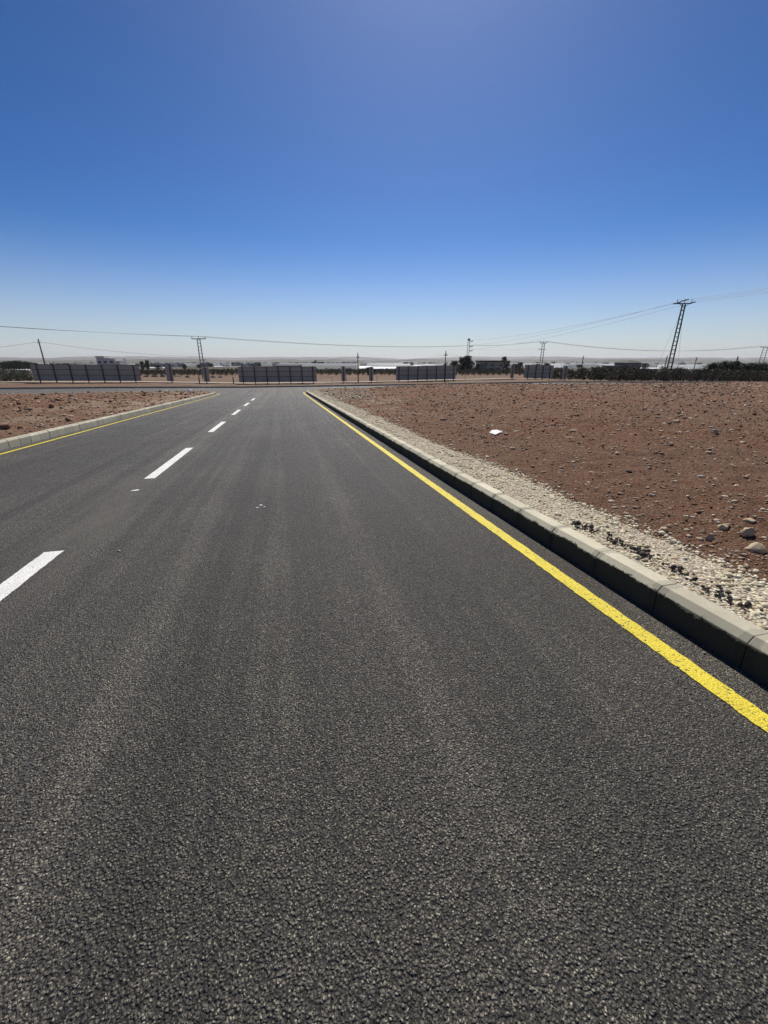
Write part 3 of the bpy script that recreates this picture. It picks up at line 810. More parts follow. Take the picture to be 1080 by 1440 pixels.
for px, h_, lab in [(487.5, 1.3, 'thin short fence stake right of the left narrow panel'), (654, 1.9, 'thin fence stake right of the third hoarding'), (530, 1.2, 'thin fence stake right of the right narrow panel'),
                    (280, 1.0, 'dark stub post left of the twin leg pole'), (328, 1.0, 'dark stub post left of the hoarding ahead'), (467, 0.9, 'short stake right of the hoarding ahead')]:
    x = at_Y(px, 534, FY + 0.6).x; b = MB()
    r_ = 0.09 if 'stub' in lab else 0.03
    b.tube([(0, 0, -0.3), (0, 0, h_ * 0.6), (0.02, 0, h_)], [r_, r_, r_ * 0.8], 6)
    b.tube([(0, 0, h_ - 0.04), (0, 0, h_ + 0.02)], [r_ * 1.2, r_ * 1.1], 6)
    o = b.build('fence_stake', M['post']); o.location = (x, FY + 0.6, T1(x, FY + 0.6) + 0.08); tag(o, lab, 'stake', 'stakes along the fence line')

# ------------------------------------------------------------------ poles and wires
WIRES = []
def wire(p, q, sag, label, rad=0.02, n=18):
    p = Vector(p); q = Vector(q)
    pts = [p.lerp(q, k / n) - Vector((0, 0, sag * 4 * (k / n) * (1 - k / n))) for k in range(n + 1)]
    b = MB(); b.tube([x - p for x in pts], rad, 4)
    o = b.build('overhead_wire', M['wire']); o.location = p
    tag(o, label, 'wire', 'overhead power lines'); return o
def insul(b, p, d, n=5, r=0.07, step=0.10):
    p = Vector(p); d = Vector(d).normalized()
    pts, rad = [], []
    for k in range(n):
        pts += [p + d * step * k, p + d * step * (k + 0.45), p + d * step * (k + 0.55), p + d * step * (k + 0.98)]; rad += [r * 0.35, r, r, r * 0.35]
    b.tube(pts, rad, 8)
def pole_top(px, py, D):
    t = at_depth(px, py, D); return Vector((t.x, t.y, land1(t.x, t.y))), t.z
# the tall battened steel pole on the right
def lattice_pole(base, ztop, rz, label, wb=0.85, wt=0.5, arm=2.6, mat='darkgalv', nb=None):
    H_ = ztop - base.z; o = empty('lattice_pole', base, rz)
    tag(o, label, 'power pole', 'steel power poles')
    for s in (-1, 1):
        b = MB(); b.bar((s * wb / 2, 0, -0.4), (s * wt / 2, 0, H_), 0.17, 0.20); b.build('leg', M[mat], o)
    nb = nb or int(H_ / 0.75)
    for k in range(nb):
        z = 0.5 + (H_ - 0.9) * k / (nb - 1); wd = (wb + (wt - wb) * z / H_) / 2
        b = MB(); b.box(-wd + 0.02, wd - 0.02, -0.09, 0.09, z - 0.06, z + 0.06); b.build('batten', M[mat], o)
    b = MB()
    for s in (-1, 1): b.bar((-arm / 2, s * 0.14, H_ + 0.02), (arm / 2, s * 0.14, H_ + 0.02), 0.14, 0.10)
    for s in (-1, 1): b.bar((s * wt / 2, -0.13, H_ - 0.5), (s * arm * 0.33, -0.13, H_ - 0.02), 0.07, 0.06)
    b.build('crossarm', M[mat], o)
    return o
LD = Vector((-0.06, -1, 0)).normalized()      # direction of the line at the right pole
base12, zt12 = pole_top(962, 427, 85)
rz12 = math.atan2(LD.x, -LD.y) * -1
p12 = lattice_pole(base12, zt12, R(-20), 'tall dark ladder-like steel pole above the orchard on the right')
H12 = zt12 - base12.z
att12 = []
rot = Matrix.Rotation(R(-20), 3, 'Z')
for k, ax in enumerate((-1.25, 0.0, 1.25)):
    for s in (-1, 1):
        b = MB(); zz = H12 + (0.1 if k != 1 else 0.55)
        insul(b, (ax, s * 0.15, zz), (0.25 * s * -1 if False else 0, s, 0.02), 8, 0.10, 0.14); b.build('insulator', M['insul'], p12)
    b = MB(); b.tube([(ax, 0, H12 + 0.05), (ax, 0, H12 + 0.35)], [0.05, 0.05], 6); insul(b, (ax, 0, H12 + 0.3), (0, 0, 1), 4, 0.09, 0.12); b.build('pin_insulator', M['insul'], p12)
    att12.append([base12 + rot @ Vector((ax, s * 1.25, H12 + (0.12 if k != 1 else 0.57))) for s in (-1, 1)])
b = MB(); b.box(-0.14, 0.14, -0.13, 0.13, 1.55, 2.05); b.build('warning_plate', M['trim'], p12)
# guy wires of the tall pole
for px, py, lab in ((921, 508, 'guy wire slanting left from the tall right pole'), (957, 512, 'guy wire running straight down behind the tall right pole')):
    D = 88 if px < 940 else 93
    e = at_depth(px, py, D); dv = e
    g = Vector((e.x, e.y, land1(e.x, e.y)))
    b = MB(); top = base12 + Vector((0, 0, H12 - 0.35)); dirv = (g - top)
    o_ = MB().tube([(0, 0, 0), dirv], 0.014, 4).build('guy_wire', M['wire']); o_.location = top
    ins = MB(); insul(ins, dirv * 0.78, dirv, 3, 0.08, 0.1); ins.build('insulator', M['insul'], o_)
    tag(o_, lab, 'guy wire', 'guy wires of the tall pole')
# pole with side brackets behind the round tree
base9, zt9 = pole_top(659.5, 476.5, 200)
p9 = empty('bracket_pole', base9, -HEAD); H9 = zt9 - base9.z
tag(p9, 'slim twin-leg pole with three side brackets behind the round tree', 'power pole', 'steel power poles')
for s in (-1, 1):
    b = MB(); b.bar((s * 0.50, 0, -0.4), (s * 0.36, 0, H9), 0.17, 0.17); b.build('leg', M['galv'], p9)
b = MB(); b.box(-0.5, 0.5, -0.2, 0.2, H9 - 0.75, H9 + 0.1); b.build('cap', M['darkgalv'], p9)
for k in range(14):
    z = 0.6 + (H9 - 1.5) * k / 13; b = MB(); b.box(-0.42, 0.42, -0.06, 0.06, z - 0.05, z + 0.05); b.build('batten', M['galv'], p9)
att9 = []
for k, dz in enumerate((0.9, 3.1, 4.9)):
    b = MB(); b.bar((0.3, 0, H9 - dz), (1.9, 0, H9 - dz - 0.15), 0.24, 0.2); b.bar((0.35, 0, H9 - dz - 0.7), (1.3, 0, H9 - dz - 0.16), 0.1, 0.1); b.build('bracket', M['darkgalv'], p9)
    b = MB(); insul(b, (1.8, 0, H9 - dz - 0.1), (0, 0, 1), 4, 0.16, 0.14); b.build('insulator', M['insul'], p9)
    att9.append(base9 + Matrix.Rotation(-HEAD, 3, 'Z') @ Vector((1.8, 0, H9 - dz + 0.42)))
# three-phase line: bracket pole -> tall pole -> out of the frame on the right
nxt = base12 + LD * 105; nxt.z = land1(nxt.x, nxt.y)
pn = copy_tree(p12); pn.location = nxt
tag(pn, 'steel pole carrying the right line onward outside the picture')
for k in range(3):
    nm = ('upper', 'middle', 'lower')[k]
    wire(att9[k], att12[k][1], 1.2, nm + ' wire rising from the bracket pole to the tall right pole', 0.022)
    wire(att12[k][0], nxt + rot @ Vector((( -1.25, 0, 1.25)[k], 1.25, H12 + (0.12 if k != 1 else 0.57))), 1.6, nm + ' wire leaving the tall right pole towards the right edge', 0.02)
# two crossarm poles left and right of the middle
def tee_pole(px, py, D, rz, label, legs=2, arm=2.6, sep=0.55, low=False, mat='galv'):
    base, zt = pole_top(px, py, D); H_ = zt - base.z
    o = empty('power_pole', base, rz); tag(o, label, 'power pole', 'steel power poles')
    for s in ((-1, 1) if legs == 2 else (0,)):
        b = MB(); b.bar((s * sep * 0.55, 0, -0.4), (s * sep * 0.42, 0, H_), 0.15, 0.17); b.build('leg', M[mat], o)
    if legs == 2:
        for k in range(12):
            z = 0.5 + (H_ - 0.8) * k / 11; b = MB(); b.box(-sep * 0.5 + 0.03, sep * 0.5 - 0.03, -0.05, 0.05, z - 0.04, z + 0.04); b.build('batten', M[mat], o)
    b = MB(); b.bar((-arm / 2, 0.12, H_ - 0.06), (arm / 2, 0.12, H_ - 0.06), 0.16, 0.12); b.build('crossarm', M['darkgalv'], o)
    if low:
        b = MB(); b.bar((-arm * 0.62, 0.12, H_ - 1.9), (arm * 0.42, 0.12, H_ - 1.9), 0.14, 0.12); b.build('crossarm', M['darkgalv'], o)
    at = []
    for ax in (-arm * 0.46, 0, arm * 0.46):
        b = MB(); insul(b, (ax, 0.12, H_), (0, 0, 1), 4, 0.10, 0.11); b.build('insulator', M['insul'], o)
        at.append(base + Matrix.Rotation(rz, 3, 'Z') @ Vector((ax, 0.12, H_ + 0.45)))
    return o, at, base, H_
p2, at2, b2, H2 = tee_pole(279, 476, 102, -HEAD, 'twin-leg steel pole with crossarm behind the junction on the left', arm=3.3, sep=0.75)
b = MB(); insul(b, (0.55, -0.1, H2 * 0.47), (1, 0, 0.3), 4, 0.12, 0.12); b.tube([(0.3, 0, H2 * 0.47), (0.6, -0.1, H2 * 0.47)], 0.06, 6); b.build('side_insulator', M['insul'], p2)
p10, at10, b10, H10 = tee_pole(764.5, 482, 138, -HEAD, 'steel pole with two crossarms right of the tan building', arm=2.2, sep=0.8, low=True)
p11, at11, b11, H11 = tee_pole(1077, 488, 165, -HEAD - 0.3, 'steel pole with crossarm at the right edge of the picture', arm=3.2, sep=1.5)
off_l = at_depth(-150, 447, 78)
for k in range(3):
    nm = ('left', 'middle', 'right')[k]
    wire(off_l + Vector((0.3 * k, 0.8 * k, -0.1 * k)), at2[k], 0.35, nm + ' phase wire from the left edge to the twin-leg pole', 0.016)
    wire(at2[k], att9[1] + Vector((0, 0, 0.12 * (k - 1))), 1.35, nm + ' phase wire from the twin-leg pole to the bracket pole', 0.022)
    wire(att9[1] + Vector((0, 0, 0.12 * (k - 1))), at10[k], 0.5, nm + ' phase wire between the bracket pole and the two-arm pole', 0.02)
    wire(at10[k], at11[k], 2.3, nm + ' phase wire sagging from the two-arm pole to the right edge', 0.02)
wire(b10 + Vector((-0.9, 0, H10 - 1.75)), att9[2], 0.3, 'thin lower wire from the two-arm pole to the bracket pole', 0.014)
# a pole beyond the left margin that the left wires run to
po = copy_tree(p2); po.location = (off_l.x, off_l.y, land1(off_l.x, off_l.y)); tag(po, 'steel pole carrying the left line onward outside the picture')
# slender single poles
def slim_pole(px, py, D, label, rad=0.085, mat='wood', lean=0.0):
    base, zt = pole_top(px, py, D); H_ = zt - base.z
    o = empty('slim_pole', base, -HEAD); tag(o, label, 'pole', 'slender poles')
    b = MB(); b.tube([(0, 0, -0.4), (lean * 0.5, 0, H_ * 0.5), (lean, 0, H_)], [rad * 1.25, rad, rad * 0.75], 8); b.build('shaft', M[mat], o)
    b = MB(); b.box(lean - 0.28, lean + 0.28, -0.14, -0.06, H_ - 0.75, H_ - 0.65); b.build('bracket', M['darkgalv'], o)
    b = MB(); insul(b, (lean + 0.1, -0.1, H_ - 0.65), (0, 0, 1), 3, 0.07, 0.08); b.build('insulator', M['insul'], o)
    return o, base + Vector((lean, 0, H_ - 0.5))
_, a1 = slim_pole(53.5, 476.5, 84, 'slender leaning pole behind the left hoarding', 0.12)
_, a3 = slim_pole(503, 496, 68.5, 'slender bare post straight ahead, between two narrow panels', 0.075)
_, a4 = slim_pole(627, 493, 69.5, 'slender post rising beside the third hoarding', 0.075)
_, a5 = slim_pole(820.5, 500, 120, 'slender pole behind the orchard, left of the dark house', 0.12)
_, a6 = slim_pole(938.5, 500, 125, 'slender pole just left of the tall ladder-like pole', 0.13)
_, a7 = slim_pole(980, 502, 130, 'slender pole just right of the tall ladder-like pole', 0.12)
_, a8 = slim_pole(1038, 501, 110, 'slender pole among the dark trees at the far right', 0.15)
wire(at_depth(-60, 494, 84), a1, 0.15, 'low wire from the left edge to the slender leaning pole', 0.02)
wire(a1, b2 + Vector((-0.3, 0, H2 * 0.56)), 0.55, 'low wire from the leaning pole to the twin-leg pole', 0.02)
wire(a3, b2 + Vector((0.5, 0, H2 * 0.44)), 0.9, 'low wire from the twin-leg pole to the post ahead', 0.010)
wire(a3, a4, 0.85, 'low wire sagging between the two slender posts', 0.009)
wire(a4, a5, 1.2, 'low wire from the right slender post towards the orchard', 0.009)
wire(a5, a6, 0.9, 'low wire over the orchard left of the tall pole', 0.010)
wire(a6, a7, 0.5, 'short low wire behind the tall ladder-like pole', 0.010)
wire(a7, a8, 0.7, 'low wire over the orchard right of the tall pole', 0.010)

# ------------------------------------------------------------------ trees
def tree_proto(seed, h, rad, crown0, leaves, lsize, leafmat, nlimb=6, upright=0.6, trunk_r=0.07, sparse=0.0, clumps=26, shape='round'):
    r2 = random.Random(seed)
    tr = MB(); th = h * crown0
    tr.tube([(0, 0, -0.15), (r2.uniform(-.05, .05) * h * .2, r2.uniform(-.05, .05) * h * .2, th * 0.6), (0, 0, th), (0, 0, h * 0.75)], [trunk_r * 1.3, trunk_r, trunk_r * 0.85, trunk_r * 0.25], 7)
    cl = []
    for k in range(clumps):
        a = r2.uniform(0, 6.283); zf = r2.random()
        if shape == 'cone': rr_ = rad * (1 - zf) ** 0.7 * math.sqrt(r2.random())
        elif shape == 'column': rr_ = rad * math.sqrt(r2.random()) * (1 - abs(zf - 0.4) ** 2)
        else: rr_ = rad * math.sqrt(r2.random()) * math.sqrt(max(0.05, 1 - (2 * zf - 1) ** 2 * 0.85)) * r2.uniform(0.75, 1.2)
        c = Vector((rr_ * math.cos(a), rr_ * math.sin(a), th * 0.9 + (h - th * 0.9) * zf)); cl.append(c)
    for k in range(nlimb):
        c = cl[k]; s = Vector((0, 0, th * r2.uniform(0.6, 1.0)))
        mid = s.lerp(c, 0.5) + Vector((0, 0, -0.03 * h * upright)); tr.tube([s, mid, c], [trunk_r * 0.55, trunk_r * 0.35, trunk_r * 0.1], 5)
    rr2 = np.random.default_rng(seed)
    per = leaves // clumps; V = []
    cs_ = np.array([c[:] for c in cl]).repeat(per, 0); n_ = len(cs_)
    cr = rad * (0.34 if shape != 'column' else 0.5)
    off = rr2.normal(size=(n_, 3)) * cr * 0.55 * np.array([1, 1, 0.8]); P = cs_ + off
    P[:, 2] = np.clip(P[:, 2], th * 0.55, h * 1.04)
    a1_ = rr2.normal(size=(n_, 3)); a1_ /= np.linalg.norm(a1_, axis=1)[:, None]
    a2_ = np.cross(a1_, rr2.normal(size=(n_, 3))); a2_ /= np.linalg.norm(a2_, axis=1)[:, None]
    l = (lsize * rr2.uniform(0.6, 1.5, n_))[:, None]
    V = np.stack([P - a1_ * l, P + a2_ * l * 0.55, P + a1_ * l, P - a2_ * l * 0.55], 1).reshape(-1, 3)
    F = np.arange(n_ * 4).reshape(-1, 4)
    tm = tr.mesh('trunk'); tm.materials.append(M['bark'])
    cm = fast_mesh('crown', V, F); cm.materials.append(leafmat)
    return tm, cm
def tree(proto, name, x, y, z, s, rz, label, group, cat='tree', sz=1.0):
    o = empty(name, (x, y, z), rz); o.scale = (s, s, s * sz)
    a = bpy.data.objects.new('trunk', proto[0]); b = bpy.data.objects.new('crown', proto[1])
    for q_ in (a, b): C.objects.link(q_); q_.parent = o
    tag(o, label, cat, group); return o
orch = [tree_proto(10 + k, 2.0, 0.95, 0.16, 1300, 0.055, M['leaf_orchard'], 16, trunk_r=0.05, clumps=44) for k in range(5)]
def grove_mass(name, spots, label):
    """rows too deep in the grove to tell apart: one mass of trunks and leaves"""
    V, F, n0 = [], [], 0
    for (x, y, s, a) in spots:
        me = random.choice(orch)[1]; n = len(me.vertices); v = np.empty(n * 3, np.float32); me.vertices.foreach_get('co', v); v = v.reshape(-1, 3)
        v = v.reshape(-1, 4, 3); v = v[rng.permutation(len(v))[:210]].copy(); c = v.mean(1, keepdims=True); v = c + (v - c) * 2.5
        v = v.reshape(-1, 3) * s; ca, sa = math.cos(a), math.sin(a)
        v = np.stack([v[:, 0] * ca - v[:, 1] * sa + x, v[:, 0] * sa + v[:, 1] * ca + y, v[:, 2] + land1(x, y)], 1)
        V.append(v); F.append(np.arange(len(v)).reshape(-1, 4) + n0); n0 += len(v)
    return tag(link(name, fast_mesh(name, np.concatenate(V), np.concatenate(F)), M['leaf_orchard']), label, 'grove', kind='stuff')
mass = []
for row in range(8):
    Yr = 60.6 + row * 3.4
    xx = 52.0 + random.uniform(0, 1)
    while xx < 100 + row * 6:
        vis = 540 + 613 * (xx * math.cos(HEAD) - Yr * math.sin(HEAD)) / (xx * math.sin(HEAD) + Yr * math.cos(HEAD))
        if vis < 1110:
            yj = Yr + random.uniform(-0.5, 0.5); s_ = random.uniform(0.72, 1.2)
            if row < 2:
                where = 'left of the dark house' if vis < 862 else ('between the dark house and the tall pole' if vis < 941 else ('right of the tall pole' if vis < 1010 else 'at the far right'))
                lab = ('bushy front-row orchard tree at the field edge, ', 'second-row orchard tree behind the field edge, ')[row] + where
                tree(random.choice(orch), 'orchard_tree', xx, yj, land1(xx, yj), s_, random.uniform(0, 6.28), lab, 'orchard trees on the right')
            else: mass.append((xx, yj, s_, random.uniform(0, 6.28)))
        xx += random.uniform(1.4, 2.1)
grove_mass('right_orchard_interior', mass, 'dark mass of orchard trees behind the front rows on the right')
# grove beyond the fence in the middle and left
GAPS = [(233, 'just right of the long left hoarding'), (285, 'seen left of the twin-leg pole'), (335, 'seen right of the twin-leg pole'), (445, 'behind the hoarding ahead'), (480, 'just right of the hoarding ahead'),
        (519, 'behind the slender post ahead'), (557, 'just left of the third hoarding'), (641, 'behind the third hoarding'), (720, 'in front of the tan building'), (900, 'behind the shortest hoarding')]
mass = []
for row in range(9):
    D = 138 + row * 9
    px = 190 + random.uniform(0, 6)
    while px < 740:
        p = at_depth(px, 515, D + random.uniform(-2.5, 2.5)); s_ = random.uniform(0.62, 0.86)
        if row == 0:
            tree(random.choice(orch), 'orchard_tree', p.x, p.y, land1(p.x, p.y), s_, random.uniform(0, 6.28),
                 'dark orchard tree in the nearest far row, ' + next(t for q, t in GAPS if px < q), 'orchard trees beyond the hoardings')
        else: mass.append((p.x, p.y, s_, random.uniform(0, 6.28)))
        px += random.uniform(5, 8) if row else random.uniform(7.5, 11)
grove_mass('far_grove_interior', mass, 'dark grove reaching back behind the nearest row beyond the hoardings')
ever = [tree_proto(40, 9, 3.6, 0.16, 3800, 0.26, M['leaf_dark'], 10, trunk_r=0.28, clumps=60, shape='cone'),
        tree_proto(41, 9, 3.0, 0.2, 3200, 0.26, M['leaf_dark'], 10, trunk_r=0.25, clumps=44),
        tree_proto(42, 9, 1.7, 0.12, 2600, 0.24, M['leaf_dark'], 8, trunk_r=0.2, clumps=40, shape='column')]
def far_tree(proto, px, pytop, D, label, group, hproto=9.0, fat=1.0, name='evergreen_tree'):
    p = at_depth(px, pytop, D); g = land1(p.x, p.y); s = (p.z - g) / hproto
    o = tree(proto, name, p.x, p.y, g, s, random.uniform(0, 6.28), label, group); o.scale = (s * fat, s * fat, s)
far_tree(ever[0], 658, 501.5, 190, 'big dark cone-shaped evergreen in front of the bracket pole', 'evergreens round the tan building', fat=1.35)
far_tree(ever[1], 649.5, 503, 192, 'narrower dark evergreen left of the big cone-shaped one', 'evergreens round the tan building', fat=0.65)
far_tree(ever[1], 639, 508, 185, 'low dark evergreen beside the third hoarding', 'evergreens round the tan building', fat=1.3)
far_tree(ever[2], 709.5, 502.5, 205, 'tall dark evergreen at the right end of the tan building', 'evergreens round the tan building', fat=0.9)
far_tree(ever[2], 714.5, 508, 205, 'shorter evergreen right of the tall one by the tan building', 'evergreens round the tan building', fat=1.1)
far_tree(ever[1], 672, 512, 188, 'small round evergreen at the left end of the tan building', 'evergreens round the tan building', fat=0.9)
far_tree(ever[1], 732, 510, 210, 'low dark tree left of the shortest hoarding', 'evergreens round the tan building', fat=1.2)
far_tree(ever[1], 725, 512, 200, 'lowest dark tree right of the tan building', 'evergreens round the tan building', fat=1.5)
for px, py, D, f, lab in [(199, 508.5, 260, .7, 'dark tree just right of the left hoarding'), (206, 507, 262, .6, 'taller dark tree right of the left hoarding'), (259, 512.5, 300, 1.2, 'dark round tree left of the twin-leg pole'),
                          (222, 513, 300, 1.6, 'dark tree between the left hoarding and narrow panel'), (608, 516.5, 130, 1.1, 'small dark round tree left of the third hoarding'), (593, 519, 130, 1.4, 'low dark bush left of the small round tree'),
                          (575, 519, 135, 1.8, 'wide low dark bush behind the greenhouses ahead'), (518, 517, 140, 1.6, 'low dark bush behind the right narrow panel')]:
    far_tree(ever[1], px, py, D, lab, 'single trees beyond the hoardings', fat=f)
for i, px in enumerate((1003, 1011, 1020, 1027, 1034, 1044, 1052, 1062, 1070, 1079)):
    far_tree(ever[i % 2], px, (512, 510.5, 511, 508.5, 511, 511.5, 513.5, 511.5, 513, 512)[i], 112 + 3 * (i % 3), 'dark evergreen in the clump behind the orchard at far right', 'evergreens at the far right', fat=1.5)
for px, py in ((2, 509.5), (9, 508.5), (16, 508), (24, 507.5), (32, 508.5), (40, 509.5), (48, 510.5)):
    far_tree(ever[1], px, py, 320, 'dark tree in the far tree line at the left edge', 'far trees at the left edge', fat=1.6)
# low scrub and heaps left of the first hoarding
shr = [tree_proto(60 + k, 1.4, 0.9, 0.1, 900, 0.06, M['leaf_olive'], 5, trunk_r=0.04, clumps=20) for k in range(2)]
for i, (px, py, D, s) in enumerate([(3, 528, 86, 1.3), (12, 524, 92, 1.6), (20, 522, 96, 1.7), (28, 522, 98, 1.6), (36, 524, 92, 1.5), (8, 531, 82, 1.0), (24, 530, 84, 1.1), (40, 529, 85, 1.1), (31, 520, 112, 1.6), (15, 518, 118, 1.8), (2, 519, 116, 1.7)]):
    p = at_depth(px, py, D); g = land1(p.x, p.y)
    tree(shr[i % 2], 'scrub_bush', p.x, p.y, g, s, i * 1.3, 'grey green scrub bush left of the long hoarding', 'scrub at the left edge', 'bush')
for i, (px, py, w_) in enumerate([(205, 530, 1.2), (217, 530, 1.6), (229, 530, 1.0), (251, 530, 1.8), (264, 531, 1.0), (300, 531, 1.2), (310, 531, 0.9), (12, 533, 1.5), (33, 534, 1.1)]):
    p = on_land(px, py, 0, land1)
    o = link('soil_heap', rock_mesh(400 + i, w_ * 0.8, w_ * 0.6, 0.42), M['roof'] if i < 7 else M['rock']); o.location = (p.x, p.y, land1(p.x, p.y) + 0.1)
    tag(o, 'low dark heap in the bare field behind the fence line' if i < 7 else 'pale rock heap among the scrub at the left edge', 'heap', 'heaps behind the fence line')

# ------------------------------------------------------------------ buildings
def wall_box(parent, x0, x1, y0, y1, z0, z1, mat, name='wall'):
    b = MB(); b.box(x0, x1, y0, y1, z0, z1); return b.build(name, mat, parent)
def window(parent, x, z, w_, h_, y, trim=None):
    o = MB()
    t = 0.12
    o.box(x - w_ / 2 - t, x + w_ / 2 + t, y - 0.10, y, z - t, z); o.box(x - w_ / 2 - t, x + w_ / 2 + t, y - 0.10, y, z + h_, z + h_ + t)
    o.box(x - w_ / 2 - t, x - w_ / 2, y - 0.098, y, z, z + h_); o.box(x + w_ / 2, x + w_ / 2 + t, y - 0.098, y, z, z + h_)
    f = o.build('window', trim or M['trim'], parent)
    b = MB(); b.box(x - w_ / 2, x + w_ / 2, y - 0.03, y - 0.004, z, z + h_); b.build('pane', M['pane'], f)
def place(px, D, name, label, rz=-HEAD, sink=0.0):
    p = at_depth(px, 515, D); o = empty(name, (p.x, p.y, land1(p.x, p.y) - sink), rz); tag(o, label, 'building'); return o
# tan block with flat dark roof
hb = place(691.5, 200, 'house', 'tan two-storey block house with dark flat roof among evergreens')
zt = at_depth(690, 507, 200).z - hb.location.z
wall_box(hb, -5.6, 5.4, 0, 8, -0.5, zt - 0.6, M['wall_tan'])
rf = wall_box(hb, -6.0, 5.6, -0.8, 8.5, zt - 0.6, zt, M['roof'], 'roof')
wall_box(hb, -5.65, -2.6, -0.06, 0, -0.4, zt - 1.4, M['wall_grey'], 'pier')
for x, z, w_, h_ in ((-2.6, zt - 2.6, 0.8, 1.7), (0.3, zt - 2.5, 1.1, 0.9), (4.3, zt - 2.4, 1.1, 0.8), (-2.9, 0.8, 1.2, 1.0), (-0.2, 0.8, 1.6, 1.0), (2.9, 0.9, 1.8, 0.9)):
    window(hb, x, z, w_, h_, 0, M['wall_tan'])
# dark house with hipped turret
hd = place(881, 112, 'house', 'dark grey house with pyramid-roofed turret behind the orchard')
zt = at_depth(891, 506.5, 112).z - hd.location.z
wall_box(hd, -3.3, 0, 0, 6, -0.5, zt - 1.5, M['wall_grey'])
wall_box(hd, 0.003, 3.3, -0.6, 6, -0.5, zt - 0.6, M['wall_grey'], 'turret')
b = MB(); b.add([(-0.35, -1, zt - 0.6), (3.65, -1, zt - 0.6), (3.65, 6.3, zt - 0.6), (-0.35, 6.3, zt - 0.6), (1.1, 1.5, zt), (2.2, 1.5, zt), (2.2, 4, zt), (1.1, 4, zt)],
               [(0, 1, 5, 4), (1, 2, 6, 5), (2, 3, 7, 6), (3, 0, 4, 7), (4, 5, 6, 7), (3, 2, 1, 0)]); b.build('roof', M['roof'], hd)
wall_box(hd, -3.5, 0.002, -0.15, 6.2, zt - 1.5, zt - 1.35, M['roof'], 'roof_slab')
for x, y in ((-2.6, 0), (-1.0, 0), (2.3, -0.6)): window(hd, x, zt - 2.9, 0.55, 0.6, y)
wall_box(hd, 0.5, 0.75, -0.68, -0.6, -0.3, zt - 0.8, M['wall_tan'], 'pilaster')
# white villa behind the left hoarding
hv = place(150, 175, 'house', 'white villa with raised parapet tower behind the left hoarding')
z0 = at_depth(150, 504, 175).z - hv.location.z; z1 = at_depth(140, 500.8, 175).z - hv.location.z
wall_box(hv, -3.6, 3.6, 0, 8, -0.5, z0, M['wall_white'])
b = MB(); b.add([(-3.5, 0.2, z0), (-0.6, 0.2, z0), (-0.6, 4, z0), (-3.5, 4, z0), (-3.95, -0.3, z1), (-0.2, -0.3, z1), (-0.2, 4.4, z1), (-3.95, 4.4, z1)], [(0, 1, 5, 4), (1, 2, 6, 5), (2, 3, 7, 6), (3, 0, 4, 7), (4, 5, 6, 7)])
b.build('parapet_tower', M['wall_white'], hv)
wall_box(hv, 3.61, 5.0, 1, 6, -0.5, z0 - 0.9, M['wall_white'], 'annex')
for x in (-2.4, -0.2, 2.4): window(hv, x, z0 - 1.75, 1.25, 0.75, 0, M['wall_white'])
# long low shed and the tall block behind the hoarding ahead
hs = place(404, 260, 'shed', 'long low dark shed behind the hoarding ahead'); hs['category'] = 'shed'
zt = at_depth(404, 513, 260).z - hs.location.z
wall_box(hs, -7, 7, 0, 8, -0.5, zt - 0.5, M['wall_grey']); b = MB()
b.add([(-7.4, -0.5, zt - 0.5), (7.4, -0.5, zt - 0.5), (7.4, 8.5, zt - 0.5), (-7.4, 8.5, zt - 0.5), (-7.4, 4, zt + 0.25), (7.4, 4, zt + 0.25)], [(0, 1, 5, 4), (2, 3, 4, 5), (0, 4, 3), (1, 2, 5), (3, 2, 1, 0)]); b.build('roof', M['roof'], hs)
for x in (-4, 0, 4): window(hs, x, zt - 1.7, 1.2, 0.7, 0)
hs2 = place(441, 420, 'tower_block', 'stepped grey block rising behind the hoarding ahead')
zt = at_depth(443, 506.5, 420).z - hs2.location.z
wall_box(hs2, -2.8, -0.9, 0, 5, -1, zt - 2.8, M['wall_grey']); wall_box(hs2, -0.897, 0.9, 0, 5, -1, zt - 1.3, M['wall_grey']); wall_box(hs2, 0.903, 2.8, 0, 5, -1, zt, M['wall_grey'], 'tower')
for k in range(3): window(hs2, 1.9, zt - 2.2 - 2.6 * k, 0.9, 1.2, 0)
# small flat-roofed houses of the far town
def town_house(seed):
    r2 = random.Random(seed); wd = r2.uniform(8, 14); dp = r2.uniform(7, 11); ht = r2.choice((3.2, 3.4, 3.5))
    o = empty('town_house', (0, 0, 0)); mt = r2.choice((M['wall_white'], M['wall_white'], M['wall_tan'], M['wall_grey']))
    b = MB(); b.box(-wd / 2, wd / 2, 0, dp, -1.5, ht); b.build('wall', mt, o)
    b = MB(); b.box(-wd / 2 - .1, wd / 2 + .1, -.1, .15, ht, ht + .7); b.box(-wd / 2 - .1, wd / 2 + .1, dp - .15, dp + .1, ht, ht + .7); b.box(-wd / 2 - .1, -wd / 2 + .15, .15, dp - .15, ht, ht + .7); b.box(wd / 2 - .15, wd / 2 + .1, .15, dp - .15, ht, ht + .7)
    b.build('parapet', mt, o)
    b = MB(); b.box(wd * .1, wd * .35, dp * .3, dp * .7, ht, ht + 2.2); b.build('stair_head', mt, o)
    for fl in range(1 if ht < 4 else 2):
        for k in range(3): window(o, -wd / 3 + k * wd / 3, 1.0 + fl * 3.2, 1.2, 1.3, 0, mt)
    return o
protos = [town_house(500 + k) for k in range(6)]; used = set()
